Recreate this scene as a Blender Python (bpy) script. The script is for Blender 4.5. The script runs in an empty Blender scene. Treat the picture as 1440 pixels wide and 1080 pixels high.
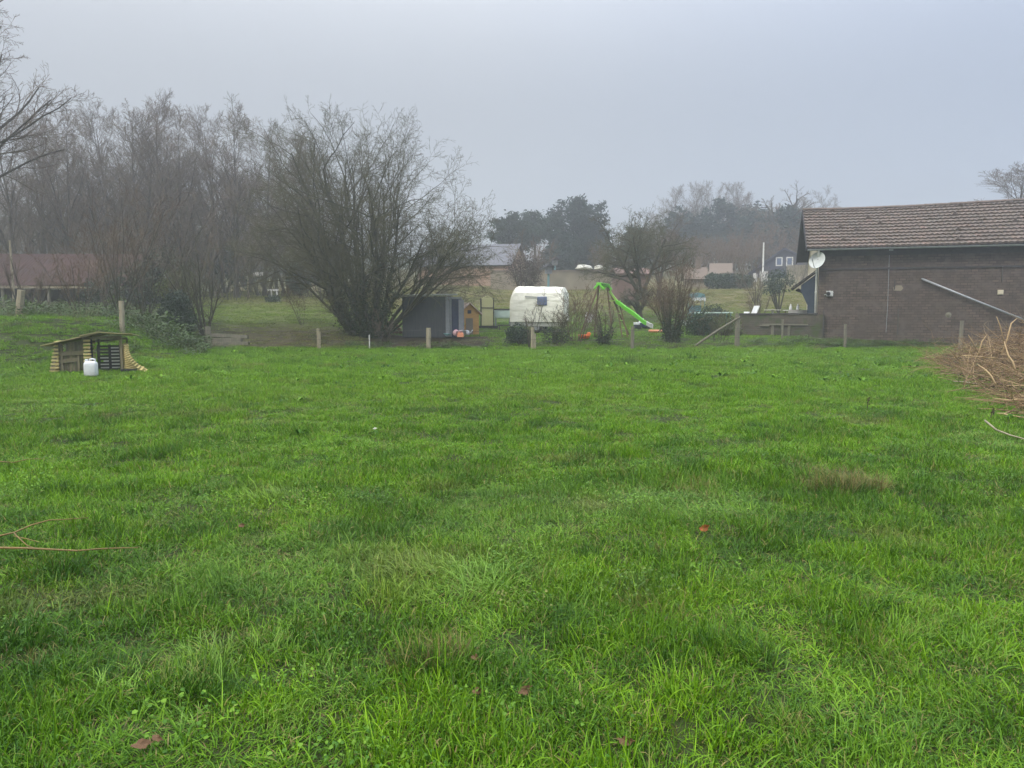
import bpy, math, random
import numpy as np
from mathutils import Vector, Matrix

random.seed(7)
RNG = np.random.default_rng(11)
scene = bpy.context.scene
COL = scene.collection
R = math.radians

# ------------------------------------------------------------------ camera maths
F = 1060.0
TH = math.atan2(100.0, F)
CAM_Z = 1.65
FX = math.hypot(F, 100.0)


def P(px, py, d):
    """world point seen at photo pixel (px, py) that stands d metres ahead of the camera"""
    u, v = (px - 720.0), (540.0 - py)
    dy = F * math.cos(TH) + v * math.sin(TH)
    dz = -F * math.sin(TH) + v * math.cos(TH)
    s = d / dy
    return Vector((u * s, d, CAM_Z + dz * s))


def vnoise(x, y, scale, seed=0):
    x = np.asarray(x, float) / scale
    y = np.asarray(y, float) / scale
    xi = np.floor(x).astype(np.int64)
    yi = np.floor(y).astype(np.int64)
    fx = x - xi
    fy = y - yi
    fx = fx * fx * (3 - 2 * fx)
    fy = fy * fy * (3 - 2 * fy)

    def h(a, b):
        n = (a * 374761393 + b * 668265263 + seed * 1442695041) & 0xFFFFFFFF
        n = ((n ^ (n >> 13)) * 1274126177) & 0xFFFFFFFF
        n = n ^ (n >> 16)
        return (n & 0xFFFF) / 65535.0
    a = h(xi, yi) * (1 - fx) + h(xi + 1, yi) * fx
    b = h(xi, yi + 1) * (1 - fx) + h(xi + 1, yi + 1) * fx
    return a * (1 - fy) + b * fy


def smooth(a, b, x):
    t = np.clip((x - a) / (b - a), 0, 1)
    return t * t * (3 - 2 * t)


BY = [-50, 34, 36, 38, 42, 50, 65, 90, 130, 200, 300, 450]
Z_MID = [0, 0, .22, .45, .56, 1.45, 3.5, 6.2, 9.0, 12.5, 15, 16]
Z_LEFT = [0, 0, .35, .75, 1.25, 2.0, 3.15, 4.6, 9.0, 26, 38, 42]
Z_RIGHT = [0, 0, .22, .45, .56, 1.35, 3.3, 5.6, 9.0, 19, 30, 34]


def tz(x, y, bumps=True):
    x = np.asarray(x, float)
    y = np.asarray(y, float)
    px = 720 + FX * x / np.maximum(y, 5)
    far = smooth(90, 170, y)
    wl = 1 - smooth(430 - 250 * far, 570 + 120 * far, px)
    wr = smooth(860, 980 + 420 * far, px)
    b = np.interp(y, BY, Z_MID) * (1 - wl - wr) + np.interp(y, BY, Z_LEFT) * wl + np.interp(y, BY, Z_RIGHT) * wr
    off = .36 * np.clip(y - 28.5, 0, 8)
    bank = 1.45 * smooth(11.6 + off, 16.5 + off * .6, -x) * smooth(22, 27.5, y) * (1 - 0.25 * smooth(33, 45, y))
    z = np.maximum(b, bank) + 0.15 * np.minimum(b, bank)
    if bumps:
        z = z + 0.07 * (vnoise(x, y, 4.0, 3) - .5) + 0.035 * (vnoise(x, y, .8, 4) - .5) + 0.03 * (vnoise(x, y, .33, 5) - .5) + .5 * (vnoise(x, y, 30, 9) - .5) * smooth(60, 110, y) + 7 * (vnoise(x, y, 60, 8) - .5) * smooth(130, 240, y)
    return z


def gz(x, y):
    return float(tz(x, y))


def at(px, d, dz=0.0):
    x = (px - 720.0) * d / FX
    return Vector((x, d, gz(x, d) + dz))


def ground(px, py, dz=0.0):
    """where the ray of pixel (px, py) meets the ground"""
    d = 1.5
    while d < 120:
        p = P(px, py, d)
        if p.z <= gz(p.x, p.y):
            break
        d += 0.05 if d < 40 else .3
    return Vector((p.x, p.y, gz(p.x, p.y) + dz))


# ------------------------------------------------------------------ materials
def new_mat(name):
    m = bpy.data.materials.new(name)
    m.use_nodes = True
    nt = m.node_tree
    bs = nt.nodes.get('Principled BSDF')
    return m, nt, bs


def N(nt, t, **kw):
    n = nt.nodes.new(t)
    for k, v in kw.items():
        setattr(n, k, v)
    return n


def mix(nt, fac, a, b, blend='MIX'):
    n = N(nt, 'ShaderNodeMix', data_type='RGBA', blend_type=blend)
    for sock, v in ((n.inputs[0], fac), (n.inputs[6], a), (n.inputs[7], b)):
        if hasattr(v, 'is_linked') or isinstance(v, bpy.types.NodeSocket):
            nt.links.new(v, sock)
        elif isinstance(v, (int, float)):
            sock.default_value = v
        else:
            sock.default_value = (v[0], v[1], v[2], 1)
    return n.outputs[2]


def ramp(nt, src, p0, p1):
    n = N(nt, 'ShaderNodeMapRange')
    n.inputs[1].default_value = p0
    n.inputs[2].default_value = p1
    nt.links.new(src, n.inputs[0])
    return n.outputs[0]


def noise(nt, scale, detail=4, coord='Object', stretch=None, rough=.6):
    tc = N(nt, 'ShaderNodeTexCoord')
    src = tc.outputs[coord]
    if stretch:
        mp = N(nt, 'ShaderNodeMapping')
        mp.inputs['Scale'].default_value = stretch
        nt.links.new(src, mp.inputs[0])
        src = mp.outputs[0]
    n = N(nt, 'ShaderNodeTexNoise')
    n.inputs['Scale'].default_value = scale
    n.inputs['Detail'].default_value = detail
    n.inputs['Roughness'].default_value = rough
    nt.links.new(src, n.inputs['Vector'])
    return n.outputs['Fac']


def attr(nt, name, kind='GEOMETRY'):
    n = N(nt, 'ShaderNodeAttribute', attribute_name=name, attribute_type=kind)
    return n


def bump(nt, bs, h, strength=.4, dist=.02):
    b = N(nt, 'ShaderNodeBump')
    b.inputs['Strength'].default_value = strength
    b.inputs['Distance'].default_value = dist
    nt.links.new(h, b.inputs['Height'])
    nt.links.new(b.outputs[0], bs.inputs['Normal'])


def surf(name, c1, c2, scale=6, rough=.85, bumpy=.3, stretch=None, tint=None, stain=None, spec=.3, dist=.01, metal=0):
    """two-tone procedural surface; tint = colour reached where the mesh attribute 'tint' is 1"""
    m, nt, bs = new_mat(name)
    n = noise(nt, scale, 5, 'Object', stretch)
    col = mix(nt, ramp(nt, n, .3, .7), c1, c2)
    if tint is not None:
        a = attr(nt, 'tint')
        col = mix(nt, a.outputs['Fac'], col, tint)
    if stain is not None:
        s = noise(nt, scale * .23, 3, 'Object')
        col = mix(nt, ramp(nt, s, .52, .75), col, stain)
    nt.links.new(col, bs.inputs['Base Color'])
    bs.inputs['Roughness'].default_value = rough
    bs.inputs['Specular IOR Level'].default_value = spec
    bs.inputs['Metallic'].default_value = metal
    if bumpy:
        bump(nt, bs, n, bumpy, dist)
    return m


def leafy(name, c1, c2, c3=None, rough=.5, trans=.25, spec=.3, inst=False):
    """leaf or blade: colours run c1..c2 by the mesh attribute 'tint'; translucent"""
    m, nt, bs = new_mat(name)
    a = attr(nt, 'tint')
    col = mix(nt, a.outputs['Fac'], c1, c2)
    if inst:
        lush = attr(nt, 'lush', 'INSTANCER')
        dry = attr(nt, 'dry', 'INSTANCER')
        pale = attr(nt, 'pale', 'INSTANCER')
        col2 = mix(nt, a.outputs['Fac'], inst[0], inst[1])
        col = mix(nt, lush.outputs['Fac'], col2, col)
        col3 = mix(nt, a.outputs['Fac'], inst[4], inst[5])
        col = mix(nt, pale.outputs['Fac'], col, col3)
        b = attr(nt, 'dead')
        drycol = mix(nt, a.outputs['Fac'], inst[2], inst[3])
        mx = N(nt, 'ShaderNodeMath', operation='MAXIMUM')
        nt.links.new(dry.outputs['Fac'], mx.inputs[0])
        nt.links.new(b.outputs['Fac'], mx.inputs[1])
        col = mix(nt, mx.outputs[0], col, drycol)
    elif c3 is not None:
        s = noise(nt, .7, 2, 'Object')
        col = mix(nt, ramp(nt, s, .45, .65), col, c3)
    nt.links.new(col, bs.inputs['Base Color'])
    bs.inputs['Roughness'].default_value = rough
    bs.inputs['Specular IOR Level'].default_value = spec
    tr = N(nt, 'ShaderNodeBsdfTranslucent')
    nt.links.new(col, tr.inputs['Color'])
    ms = N(nt, 'ShaderNodeMixShader')
    ms.inputs[0].default_value = trans
    nt.links.new(bs.outputs[0], ms.inputs[1])
    nt.links.new(tr.outputs[0], ms.inputs[2])
    out = nt.nodes.get('Material Output')
    nt.links.new(ms.outputs[0], out.inputs['Surface'])
    return m


def brick_mat(name, ca, cb, mortar, bw, bh, axis='X', stain=None, moss=None):
    m, nt, bs = new_mat(name)
    tc = N(nt, 'ShaderNodeTexCoord')
    sp = N(nt, 'ShaderNodeSeparateXYZ')
    cb_ = N(nt, 'ShaderNodeCombineXYZ')
    nt.links.new(tc.outputs['Object'], sp.inputs[0])
    nt.links.new(sp.outputs[axis], cb_.inputs['X'])
    nt.links.new(sp.outputs['Z'], cb_.inputs['Y'])
    b = N(nt, 'ShaderNodeTexBrick')
    b.inputs['Scale'].default_value = 1
    b.inputs['Brick Width'].default_value = bw
    b.inputs['Row Height'].default_value = bh
    b.inputs['Mortar Size'].default_value = bh * .13
    b.inputs['Mortar Smooth'].default_value = .3
    b.inputs['Bias'].default_value = 0
    b.inputs['Color1'].default_value = (*ca, 1)
    b.inputs['Color2'].default_value = (*cb, 1)
    b.inputs['Mortar'].default_value = (*mortar, 1)
    nt.links.new(cb_.outputs[0], b.inputs['Vector'])
    n = noise(nt, .8, 5, 'Object')
    col = mix(nt, ramp(nt, n, .42, .7), b.outputs['Color'], stain or mortar)
    n2 = noise(nt, 9, 3, 'Object')
    col = mix(nt, .35, col, mix(nt, n2, (.35, .35, .35), (1.3, 1.25, 1.2)), 'MULTIPLY')
    if moss:
        n3 = noise(nt, 2.2, 4, 'Object')
        col = mix(nt, ramp(nt, n3, .5, .66), col, moss)
    nt.links.new(col, bs.inputs['Base Color'])
    bs.inputs['Roughness'].default_value = .92
    bs.inputs['Specular IOR Level'].default_value = .15
    bump(nt, bs, b.outputs['Fac'], -.6, .012)
    return m


M = {}
M['bark'] = surf('bark_grey', (.055, .048, .04), (.10, .09, .07), 5, .95, .5, (1, 1, .3), spec=.1)
M['bark_moss'] = surf('bark_mossy', (.042, .041, .028), (.085, .078, .048), 3, .95, .5, (1, 1, .3), spec=.1)
M['twig'] = surf('twig_brown', (.140, .112, .082), (.190, .156, .117), 1.2, .95, 0, spec=.1, tint=(.12, .085, .055))
M['twig_moss'] = surf('twig_mossy', (.074, .070, .042), (.122, .115, .064), .8, .95, 0, spec=.1, tint=(.10, .095, .05))
M['twig_red'] = surf('twig_reddish', (.11, .075, .05), (.16, .11, .07), 1.0, .95, 0, spec=.1)
M['brush'] = surf('cut_willow', (.215, .130, .070), (.130, .085, .052), 2.5, .9, .1, spec=.1, tint=(.43, .31, .165))
M['brush_dark'] = surf('dark_brush', (.05, .036, .03), (.10, .065, .045), 2.5, .9, 0, spec=.1)
M['willow'] = surf('orange_twig', (.24, .15, .05), (.16, .105, .042), 6, .6, .1)
M['post'] = surf('weathered_post', (.13, .115, .085), (.22, .20, .15), 5, .95, .5, (6, 6, .8), stain=(.09, .10, .06), spec=.15)
M['post_pale'] = surf('pale_post', (.26, .22, .15), (.36, .31, .22), 5, .95, .4, (6, 6, .8), stain=(.16, .15, .09), spec=.15)
M['plank'] = surf('old_planks', (.16, .14, .085), (.24, .20, .12), 4, .92, .5, (5, 5, .7), stain=(.10, .11, .06), spec=.15, tint=(.11, .10, .065))
M['yellow_wood'] = surf('fresh_wood', (.46, .36, .14), (.58, .48, .22), 5, .85, .3, (1, 6, 6), stain=(.33, .28, .11), spec=.2)
M['ply'] = surf('plywood', (.40, .33, .16), (.30, .26, .13), 3, .85, .2, stain=(.20, .21, .09), spec=.2)
M['black_wood'] = surf('black_painted_wood', (.012, .012, .013), (.03, .028, .028), 6, .7, .2)
M['white_wood'] = surf('white_painted_wood', (.62, .60, .56), (.5, .48, .44), 6, .8, .1)
M['white_plastic'] = surf('white_plastic', (.72, .72, .72), (.62, .62, .61), 7, .45, .05, stain=(.55, .54, .5), spec=.5)
M['brick'] = brick_mat('barn_brick', (.160, .118, .094), (.080, .060, .050), (.045, .038, .034), .29, .125, 'X', (.088, .068, .058), moss=(.118, .095, .080))
M['old_brick'] = brick_mat('garden_wall_brick', (.13, .10, .075), (.08, .07, .055), (.13, .12, .10), .26, .1, 'X', (.07, .065, .05), moss=(.06, .075, .03))
M['dark_brick'] = surf('dark_grey_brick', (.045, .042, .043), (.075, .066, .062), 7, .95, .3)  # darker brick tone for cornice, string course, coping and rear wall
M['tile'] = surf('roof_tile', (.104, .082, .064), (.155, .124, .099), 1.4, .9, .3, tint=(.21, .14, .11), stain=(.115, .102, .085), spec=.2)
M['dark_board'] = surf('dark_boarding', (.02, .018, .02), (.04, .036, .037), 4, .9, .2)
M['cream'] = surf('cream_render', (.55, .47, .33), (.62, .55, .42), 3, .9, .15, spec=.2)
M['white_paint'] = surf('white_paint', (.72, .71, .66), (.62, .61, .56), 4, .6, .05)
M['dish'] = surf('dish_enamel', (.62, .64, .60), (.52, .54, .51), 5, .55, .03, spec=.4)
M['zinc'] = surf('zinc', (.30, .31, .32), (.40, .41, .42), 5, .5, .05, metal=.4)
M['dark_metal'] = surf('dark_metal', (.05, .048, .046), (.09, .075, .06), 6, .7, .2)
M['lamp'] = surf('pale_lamp', (.6, .6, .58), (.5, .5, .48), 9, .5, .05)
M['blue_dark'] = surf('dark_blue', (.015, .02, .05), (.03, .04, .08), 5, .5, .05)
M['blue_door'] = surf('blue_grey_door', (.028, .042, .068), (.045, .06, .085), 4, .6, .1)
M['glass'] = surf('window_glass', (.09, .125, .22), (.13, .17, .27), 3, .12, 0, spec=.6)
M['canvas'] = surf('cream_canvas', (.84, .82, .70), (.74, .72, .60), 2.2, .9, .9, (1, 1, 2.5), stain=(.47, .47, .36), spec=.15, dist=.05)
M['canvas_low'] = surf('grey_canvas', (.42, .42, .38), (.34, .34, .30), 4, .9, .3)
M['rubber'] = surf('rubber', (.015, .015, .015), (.03, .03, .03), 8, .8, .1)
M['green_plastic'] = surf('green_plastic', (.17, .64, .03), (.14, .55, .028), 4, .4, 0, stain=(.14, .5, .05), spec=.5)
M['yellow_green'] = surf('faded_green', (.28, .46, .08), (.2, .36, .06), 4, .6, 0)
M['orange'] = surf('orange_plastic', (.85, .19, .02), (.75, .14, .02), 4, .45, 0, spec=.5)
M['salmon'] = surf('salmon_plastic', (.75, .26, .13), (.65, .3, .18), 4, .55, 0)
M['brown_pole'] = surf('stained_pole', (.10, .065, .035), (.15, .10, .05), 5, .8, .2)
M['teal'] = surf('teal_paint', (.12, .26, .28), (.17, .31, .32), 5, .6, .05)
M['pale_teal'] = surf('pale_green_top', (.5, .6, .53), (.42, .52, .46), 4, .6, .05)
M['shed_dark'] = surf('dark_shed_boards', (.042, .045, .052), (.068, .070, .077), 3, .85, .4, (5, 5, .5), stain=(.05, .065, .04))
M['shed_grey'] = surf('grey_panel', (.16, .17, .18), (.22, .23, .24), 4, .8, .1)
M['shed_roof'] = surf('pale_felt', (.30, .32, .29), (.23, .25, .21), 4, .9, .2, stain=(.16, .2, .1))
M['play_wood'] = surf('orange_wood', (.55, .30, .09), (.45, .24, .07), 4, .75, .3, (1, 1, 6), stain=(.33, .18, .06))
M['play_roof'] = surf('pinkish_roof', (.55, .42, .34), (.45, .33, .26), 5, .8, .2, stain=(.3, .22, .17))
M['play_side'] = surf('brown_cabin_side', (.16, .13, .10), (.22, .17, .13), 5, .85, .3, (1, 1, 8))
M['yellow_side'] = surf('yellowish_panel', (.48, .46, .24), (.42, .40, .20), 3, .7, .1, (1, 1, .5))
M['slat_brown'] = surf('red_brown_boards', (.14, .09, .075), (.20, .13, .11), 3, .9, .3, (.4, 1, 6), stain=(.15, .11, .09))
M['beige_wall'] = surf('beige_wall', (.22, .185, .135), (.28, .235, .17), 1.2, .95, .3, stain=(.17, .155, .11))
M['rust'] = surf('rusty_sheet', (.070, .034, .027), (.048, .029, .026), 1.1, .9, .3, stain=(.16, .095, .06))
M['slate'] = surf('slate_roof', (.11, .11, .12), (.15, .15, .16), 2, .85, .2)
M['house_pink'] = surf('pink_orange_wall', (.33, .215, .15), (.38, .26, .185), 1.5, .9, .1)
M['house_blue'] = surf('blue_slate_house', (.05, .052, .085), (.075, .078, .115), 1.8, .85, .2)
M['house_tan'] = surf('tan_roof', (.19, .14, .105), (.15, .115, .09), 2, .9, .2)
M['stone'] = surf('pale_stone', (.55, .54, .47), (.48, .46, .38), 2, .9, .2)
M['log'] = surf('red_logs', (.24, .10, .06), (.17, .075, .05), 3, .9, .3)
M['pink'] = surf('pink_plastic', (.72, .36, .40), (.78, .55, .55), 4, .5, 0)
M['conifer'] = leafy('conifer_needles', (.016, .034, .026), (.040, .066, .046), rough=.7, trans=.15)
M['pine'] = leafy('pine_needles', (.026, .046, .030), (.052, .080, .048), rough=.7, trans=.15)
M['holly'] = leafy('evergreen_leaves', (.010, .024, .012), (.030, .055, .022), rough=.4, trans=.12, spec=.4)
M['ivy'] = leafy('ivy_leaves', (.016, .028, .012), (.045, .062, .024), rough=.45, trans=.15)
M['yellow_bush'] = leafy('mossy_leaves', (.06, .075, .018), (.13, .14, .035), rough=.6, trans=.25)
M['hedge'] = leafy('hedge_leaves', (.018, .036, .022), (.05, .08, .035), rough=.5, trans=.2)
M['far_wood'] = leafy('far_wood_leaves', (.05, .052, .036), (.085, .085, .055), rough=.9, trans=.1, c3=(.055, .075, .045))
M['brown_leaf'] = surf('dead_leaf', (.085, .045, .02), (.125, .066, .028), 30, .7, .3)
M['orange_leaf'] = surf('orange_leaf', (.30, .095, .018), (.22, .065, .02), 30, .7, .3)
M['grass'] = leafy('grass_blades', (.042, .145, .003), (.205, .385, .006), rough=.45, trans=.20, spec=.20,
                   inst=((.012, .060, .004), (.062, .170, .007), (.12, .085, .035), (.31, .235, .09), (.11, .25, .03), (.25, .41, .075)))
M['bramble'] = leafy('bramble_leaves', (.030, .075, .014), (.085, .16, .028), rough=.5, trans=.25, spec=.35,
                     inst=((.018, .046, .014), (.05, .085, .022), (.13, .10, .05), (.22, .17, .09), (.06, .11, .04), (.11, .17, .065)))


# ------------------------------------------------------------------ mesh builder
class MB:
    def __init__(self):
        self.V, self.Fc, self.T, self.n = [], [], [], 0
        self.D = []

    def add(self, V, faces, tint=0.0, mi=0, dead=0.0):
        V = np.asarray(V, float).reshape(-1, 3)
        for f in faces:
            f = np.asarray(f, np.int64)
            if f.ndim == 1:
                f = f[None]
            self.Fc.append((f + self.n, mi))
        self.V.append(V)
        self.T.append(np.broadcast_to(np.asarray(tint, float), (len(V),)))
        self.D.append(np.broadcast_to(np.asarray(dead, float), (len(V),)))
        self.n += len(V)
        return self

    def box(self, c, s, rot=None, tint=0.0, mi=0):
        x, y, z = (s[0] / 2, s[1] / 2, s[2] / 2)
        v = np.array([(-x, -y, -z), (x, -y, -z), (x, y, -z), (-x, y, -z), (-x, -y, z), (x, -y, z), (x, y, z), (-x, y, z)])
        if rot is not None:
            v = v @ np.array(rot.to_3x3() if hasattr(rot, 'to_3x3') else rot).T
        v = v + np.array(c)
        return self.add(v, [[(0, 3, 2, 1), (4, 5, 6, 7), (0, 1, 5, 4), (1, 2, 6, 5), (2, 3, 7, 6), (3, 0, 4, 7)]], tint, mi)

    def bar(self, p, q, w, h, up=(0, 0, 1), tint=0.0, mi=0):
        p, q = Vector(p), Vector(q)
        d = (q - p)
        L = d.length
        d.normalize()
        u = Vector(up)
        if abs(d.dot(u)) > .98:
            u = Vector((0, 1, 0))
        s = d.cross(u).normalized()
        t = s.cross(d).normalized()
        m = Matrix((d, s, t)).transposed()
        return self.box((p + q) / 2, (L, w, h), m, tint, mi)

    def tube(self, pts, rad, k=8, tint=0.0, mi=0, caps=True):
        pts = np.array([tuple(p) for p in pts], float)
        rad = np.broadcast_to(np.asarray(rad, float), (len(pts),))
        V, q = tubes(pts[None], rad[None], k)
        fs = [q]
        if caps:
            n = len(pts)
            fs.append(np.array([list(range(k))[::-1]]))
            fs.append(np.array([list(range((n - 1) * k, n * k))]))
        return self.add(V, fs, tint, mi)

    def prism(self, poly, axis, a, b, tint=0.0, mi=0):
        """polygon (2-D, ccw) extruded along axis 0/1/2 from a to b"""
        n = len(poly)
        V = []
        for e in (a, b):
            for (u, v) in poly:
                p = [0, 0, 0]
                o = [i for i in range(3) if i != axis]
                p[o[0]], p[o[1]], p[axis] = u, v, e
                V.append(p)
        side = np.array([(i, (i + 1) % n, n + (i + 1) % n, n + i) for i in range(n)])
        return self.add(V, [side, np.array([list(range(n))[::-1]]), np.array([list(range(n, 2 * n))])], tint, mi)

    def lathe(self, prof, k=20, tint=0.0, mi=0, m=None):
        V = []
        for (r, z) in prof:
            for i in range(k):
                a = 2 * math.pi * i / k
                V.append((r * math.cos(a), r * math.sin(a), z))
        V = np.array(V)
        if m is not None:
            V = np.array([tuple(m @ Vector(v)) for v in V])
        q = []
        for j in range(len(prof) - 1):
            for i in range(k):
                q.append((j * k + i, j * k + (i + 1) % k, (j + 1) * k + (i + 1) % k, (j + 1) * k + i))
        return self.add(V, [np.array(q)], tint, mi)

    def mesh(self, name, mats, smooth=False):
        if not isinstance(mats, (list, tuple)):
            mats = [mats]
        me = bpy.data.meshes.new(name)
        V = np.concatenate(self.V)
        me.vertices.add(len(V))
        me.vertices.foreach_set('co', V.ravel())
        loops = np.concatenate([f.ravel() for f, _ in self.Fc])
        tot = np.concatenate([np.full(len(f), f.shape[1]) for f, _ in self.Fc])
        mi = np.concatenate([np.full(len(f), m) for f, m in self.Fc])
        start = np.concatenate([[0], np.cumsum(tot)[:-1]])
        me.loops.add(len(loops))
        me.loops.foreach_set('vertex_index', loops)
        me.polygons.add(len(tot))
        me.polygons.foreach_set('loop_start', start)
        me.polygons.foreach_set('material_index', mi)
        me.polygons.foreach_set('use_smooth', np.full(len(tot), bool(smooth)))
        for m in mats:
            me.materials.append(m)
        a = me.attributes.new('tint', 'FLOAT', 'POINT')
        a.data.foreach_set('value', np.concatenate(self.T))
        D = np.concatenate(self.D)
        if D.any():
            a = me.attributes.new('dead', 'FLOAT', 'POINT')
            a.data.foreach_set('value', D)
        me.update(calc_edges=True)
        me.validate()
        return me

    def build(self, name, mats, parent=None, smooth=False, bevel=0):
        o = bpy.data.objects.new(name, self.mesh(name, mats, smooth))
        COL.objects.link(o)
        if parent is not None:
            o.parent = parent
        if bevel:
            b = o.modifiers.new('bevel', 'BEVEL')
            b.width = bevel
            b.segments = 2
            b.limit_method = 'ANGLE'
        return o


def tubes(Pt, Rd, k):
    """B polylines of N points -> rings of k verts and quads"""
    Pt = np.asarray(Pt, float)
    B, n, _ = Pt.shape
    T = np.empty_like(Pt)
    T[:, 1:-1] = Pt[:, 2:] - Pt[:, :-2]
    T[:, 0] = Pt[:, 1] - Pt[:, 0]
    T[:, -1] = Pt[:, -1] - Pt[:, -2]
    T /= np.linalg.norm(T, axis=2, keepdims=True) + 1e-9
    ax = Pt[:, -1] - Pt[:, 0]
    ref = np.where((np.abs(ax[:, 2]) > .8 * np.linalg.norm(ax, axis=1))[:, None], np.array([1., 0.13, 0]), np.array([0, 0.11, 1.]))
    ref = np.repeat(ref[:, None], n, 1)
    A = np.cross(T, ref)
    A /= np.linalg.norm(A, axis=2, keepdims=True) + 1e-9
    Bn = np.cross(T, A)
    ang = np.arange(k) * 2 * math.pi / k
    V = Pt[:, :, None] + Rd[:, :, None, None] * (A[:, :, None] * np.cos(ang)[None, None, :, None] + Bn[:, :, None] * np.sin(ang)[None, None, :, None])
    V = V.reshape(-1, 3)
    i = np.arange(k)
    j = (i + 1) % k
    q = np.stack([i, j, j + k, i + k], 1)
    q = (q[None] + (np.arange(n - 1) * k)[:, None, None]).reshape(-1, 4)
    q = (q[None] + (np.arange(B) * n * k)[:, None, None]).reshape(-1, 4)
    return V, q


def link(o):
    COL.objects.link(o)
    return o


def tag(o, label, cat, group=None):
    o['label'] = label
    o['category'] = cat
    if group:
        o['group'] = group
    return o


def thing(name, label, cat, loc, rz=0.0, group=None):
    o = link(bpy.data.objects.new(name, None))
    o.location = loc
    o.rotation_euler = (0, 0, rz)
    o.empty_display_size = .3
    return tag(o, label, cat, group)


def copy_tree(root, loc, rz, scale, label, group=None):
    r = root.copy()
    COL.objects.link(r)
    r.location = loc
    r.rotation_euler = (0, 0, rz)
    r.scale = scale if hasattr(scale, '__len__') else (scale, scale, scale)
    r['label'] = label
    if group:
        r['group'] = group
    for ch in list(root.children):
        c = ch.copy()
        COL.objects.link(c)
        c.parent = r
        for g in list(ch.children):
            d = g.copy()
            COL.objects.link(d)
            d.parent = c
    return r


# ------------------------------------------------------------------ branching
def nrm(v):
    return v / (np.linalg.norm(v, axis=-1, keepdims=True) + 1e-9)


def grow(rng, pos, dirv, length, rad, nseg, wander, trop, taper):
    B = len(pos)
    Pt = np.zeros((B, nseg + 1, 3))
    Pt[:, 0] = pos
    d = nrm(np.asarray(dirv, float))
    step = (length / nseg)[:, None]
    for i in range(1, nseg + 1):
        d = d + rng.normal(0, wander, (B, 3))
        d[:, 2] += trop
        d = nrm(d)
        Pt[:, i] = Pt[:, i - 1] + d * step
    Rd = rad[:, None] * np.linspace(1, taper, nseg + 1)[None]
    return Pt, Rd


def kids(rng, Pt, Rd, length, n, t0, t1, ang, angv, lr, lv, rr, fall=.5):
    B, K, _ = Pt.shape
    idx = np.repeat(np.arange(B), n)
    u = (np.tile(np.arange(n), B) + rng.uniform(0, 1, B * n)) / n
    t = t0 + (t1 - t0) * u
    f = t * (K - 1)
    i = np.minimum(f.astype(int), K - 2)
    fr = (f - i)[:, None]
    pos = Pt[idx, i] * (1 - fr) + Pt[idx, i + 1] * fr
    tan = nrm(Pt[idx, i + 1] - Pt[idx, i])
    v = rng.normal(0, 1, (B * n, 3))
    v -= tan * (v * tan).sum(1, keepdims=True)
    v = nrm(v)
    a = (ang + rng.normal(0, angv, B * n))[:, None]
    d = tan * np.cos(a) + v * np.sin(a)
    L = length[idx] * lr * (1 - fall * u) * rng.uniform(1 - lv, 1 + lv, B * n)
    r = (Rd[idx, i] * (1 - fr[:, 0]) + Rd[idx, i + 1] * fr[:, 0]) * rr
    return pos, d, L, r


def branching(rng, stems, levels, rmin=.006, trunk_levels=2, k0=7):
    """stems: (pos, dir, length, radius); levels: dicts. Returns (trunk MB, crown MB, polylines per level)"""
    tb, cb = MB(), MB()
    pos = np.array([s[0] for s in stems], float)
    d = np.array([s[1] for s in stems], float)
    L = np.array([s[2] for s in stems], float)
    r = np.array([s[3] for s in stems], float)
    out = []
    for li, lv in enumerate(levels):
        if li:
            pos, d, L, r = kids(rng, Pt, Rd, L, lv['n'], lv.get('t0', .25), lv.get('t1', 1.0), lv['ang'], lv.get('av', .15), lv['lr'], lv.get('lv', .3), lv.get('rr', .6), lv.get('fall', .5))
        r = np.maximum(r, rmin)
        Pt, Rd = grow(rng, pos, d, L, r, lv['seg'], lv['w'], lv.get('trop', 0), lv.get('taper', .35))
        Rd = np.maximum(Rd, rmin * .7)
        out.append((Pt, Rd))
        k = k0 if li == 0 else (5 if li < trunk_levels else 3)
        V, q = tubes(Pt, Rd, k)
        t = np.repeat(rng.uniform(0, 1, len(Pt)) ** 2, Pt.shape[1] * k)
        (tb if li < trunk_levels else cb).add(V, [q], t)
    return tb, cb, out


def leaves(mb, rng, C, size, sv=.4, flat=0.0, aspect=.55, tint=None):
    """a small folded leaf face at each centre"""
    n = len(C)
    a = nrm(rng.normal(0, 1, (n, 3)) * np.array([1, 1, 1 - flat]))
    b = rng.normal(0, 1, (n, 3)) * np.array([1, 1, 1 - flat])
    b = nrm(b - a * (a * b).sum(1, keepdims=True))
    s = (size * rng.uniform(1 - sv, 1 + sv, n))[:, None]
    nn = np.cross(a, b)
    V = np.stack([C - a * s, C - b * s * aspect + nn * s * .18, C + a * s, C + b * s * aspect + nn * s * .18], 1).reshape(-1, 3)
    q = np.arange(n * 4).reshape(n, 4)
    t = rng.uniform(0, 1, n) if tint is None else tint
    mb.add(V, [q], np.repeat(t, 4))
    return mb


def blob_points(rng, n, blobs, shell=.5):
    """points in a union of ellipsoids (cx,cy,cz,rx,ry,rz), crowded to the outside, with gaps"""
    w = np.array([b[3] * b[4] * b[5] for b in blobs]) ** .67
    k = rng.choice(len(blobs), n, p=w / w.sum())
    B = np.array(blobs, float)[k]
    d = nrm(rng.normal(0, 1, (n, 3)))
    rr = rng.uniform(shell, 1.0, n) + rng.normal(0, .07, n)
    return B[:, :3] + d * rr[:, None] * B[:, 3:]


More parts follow.
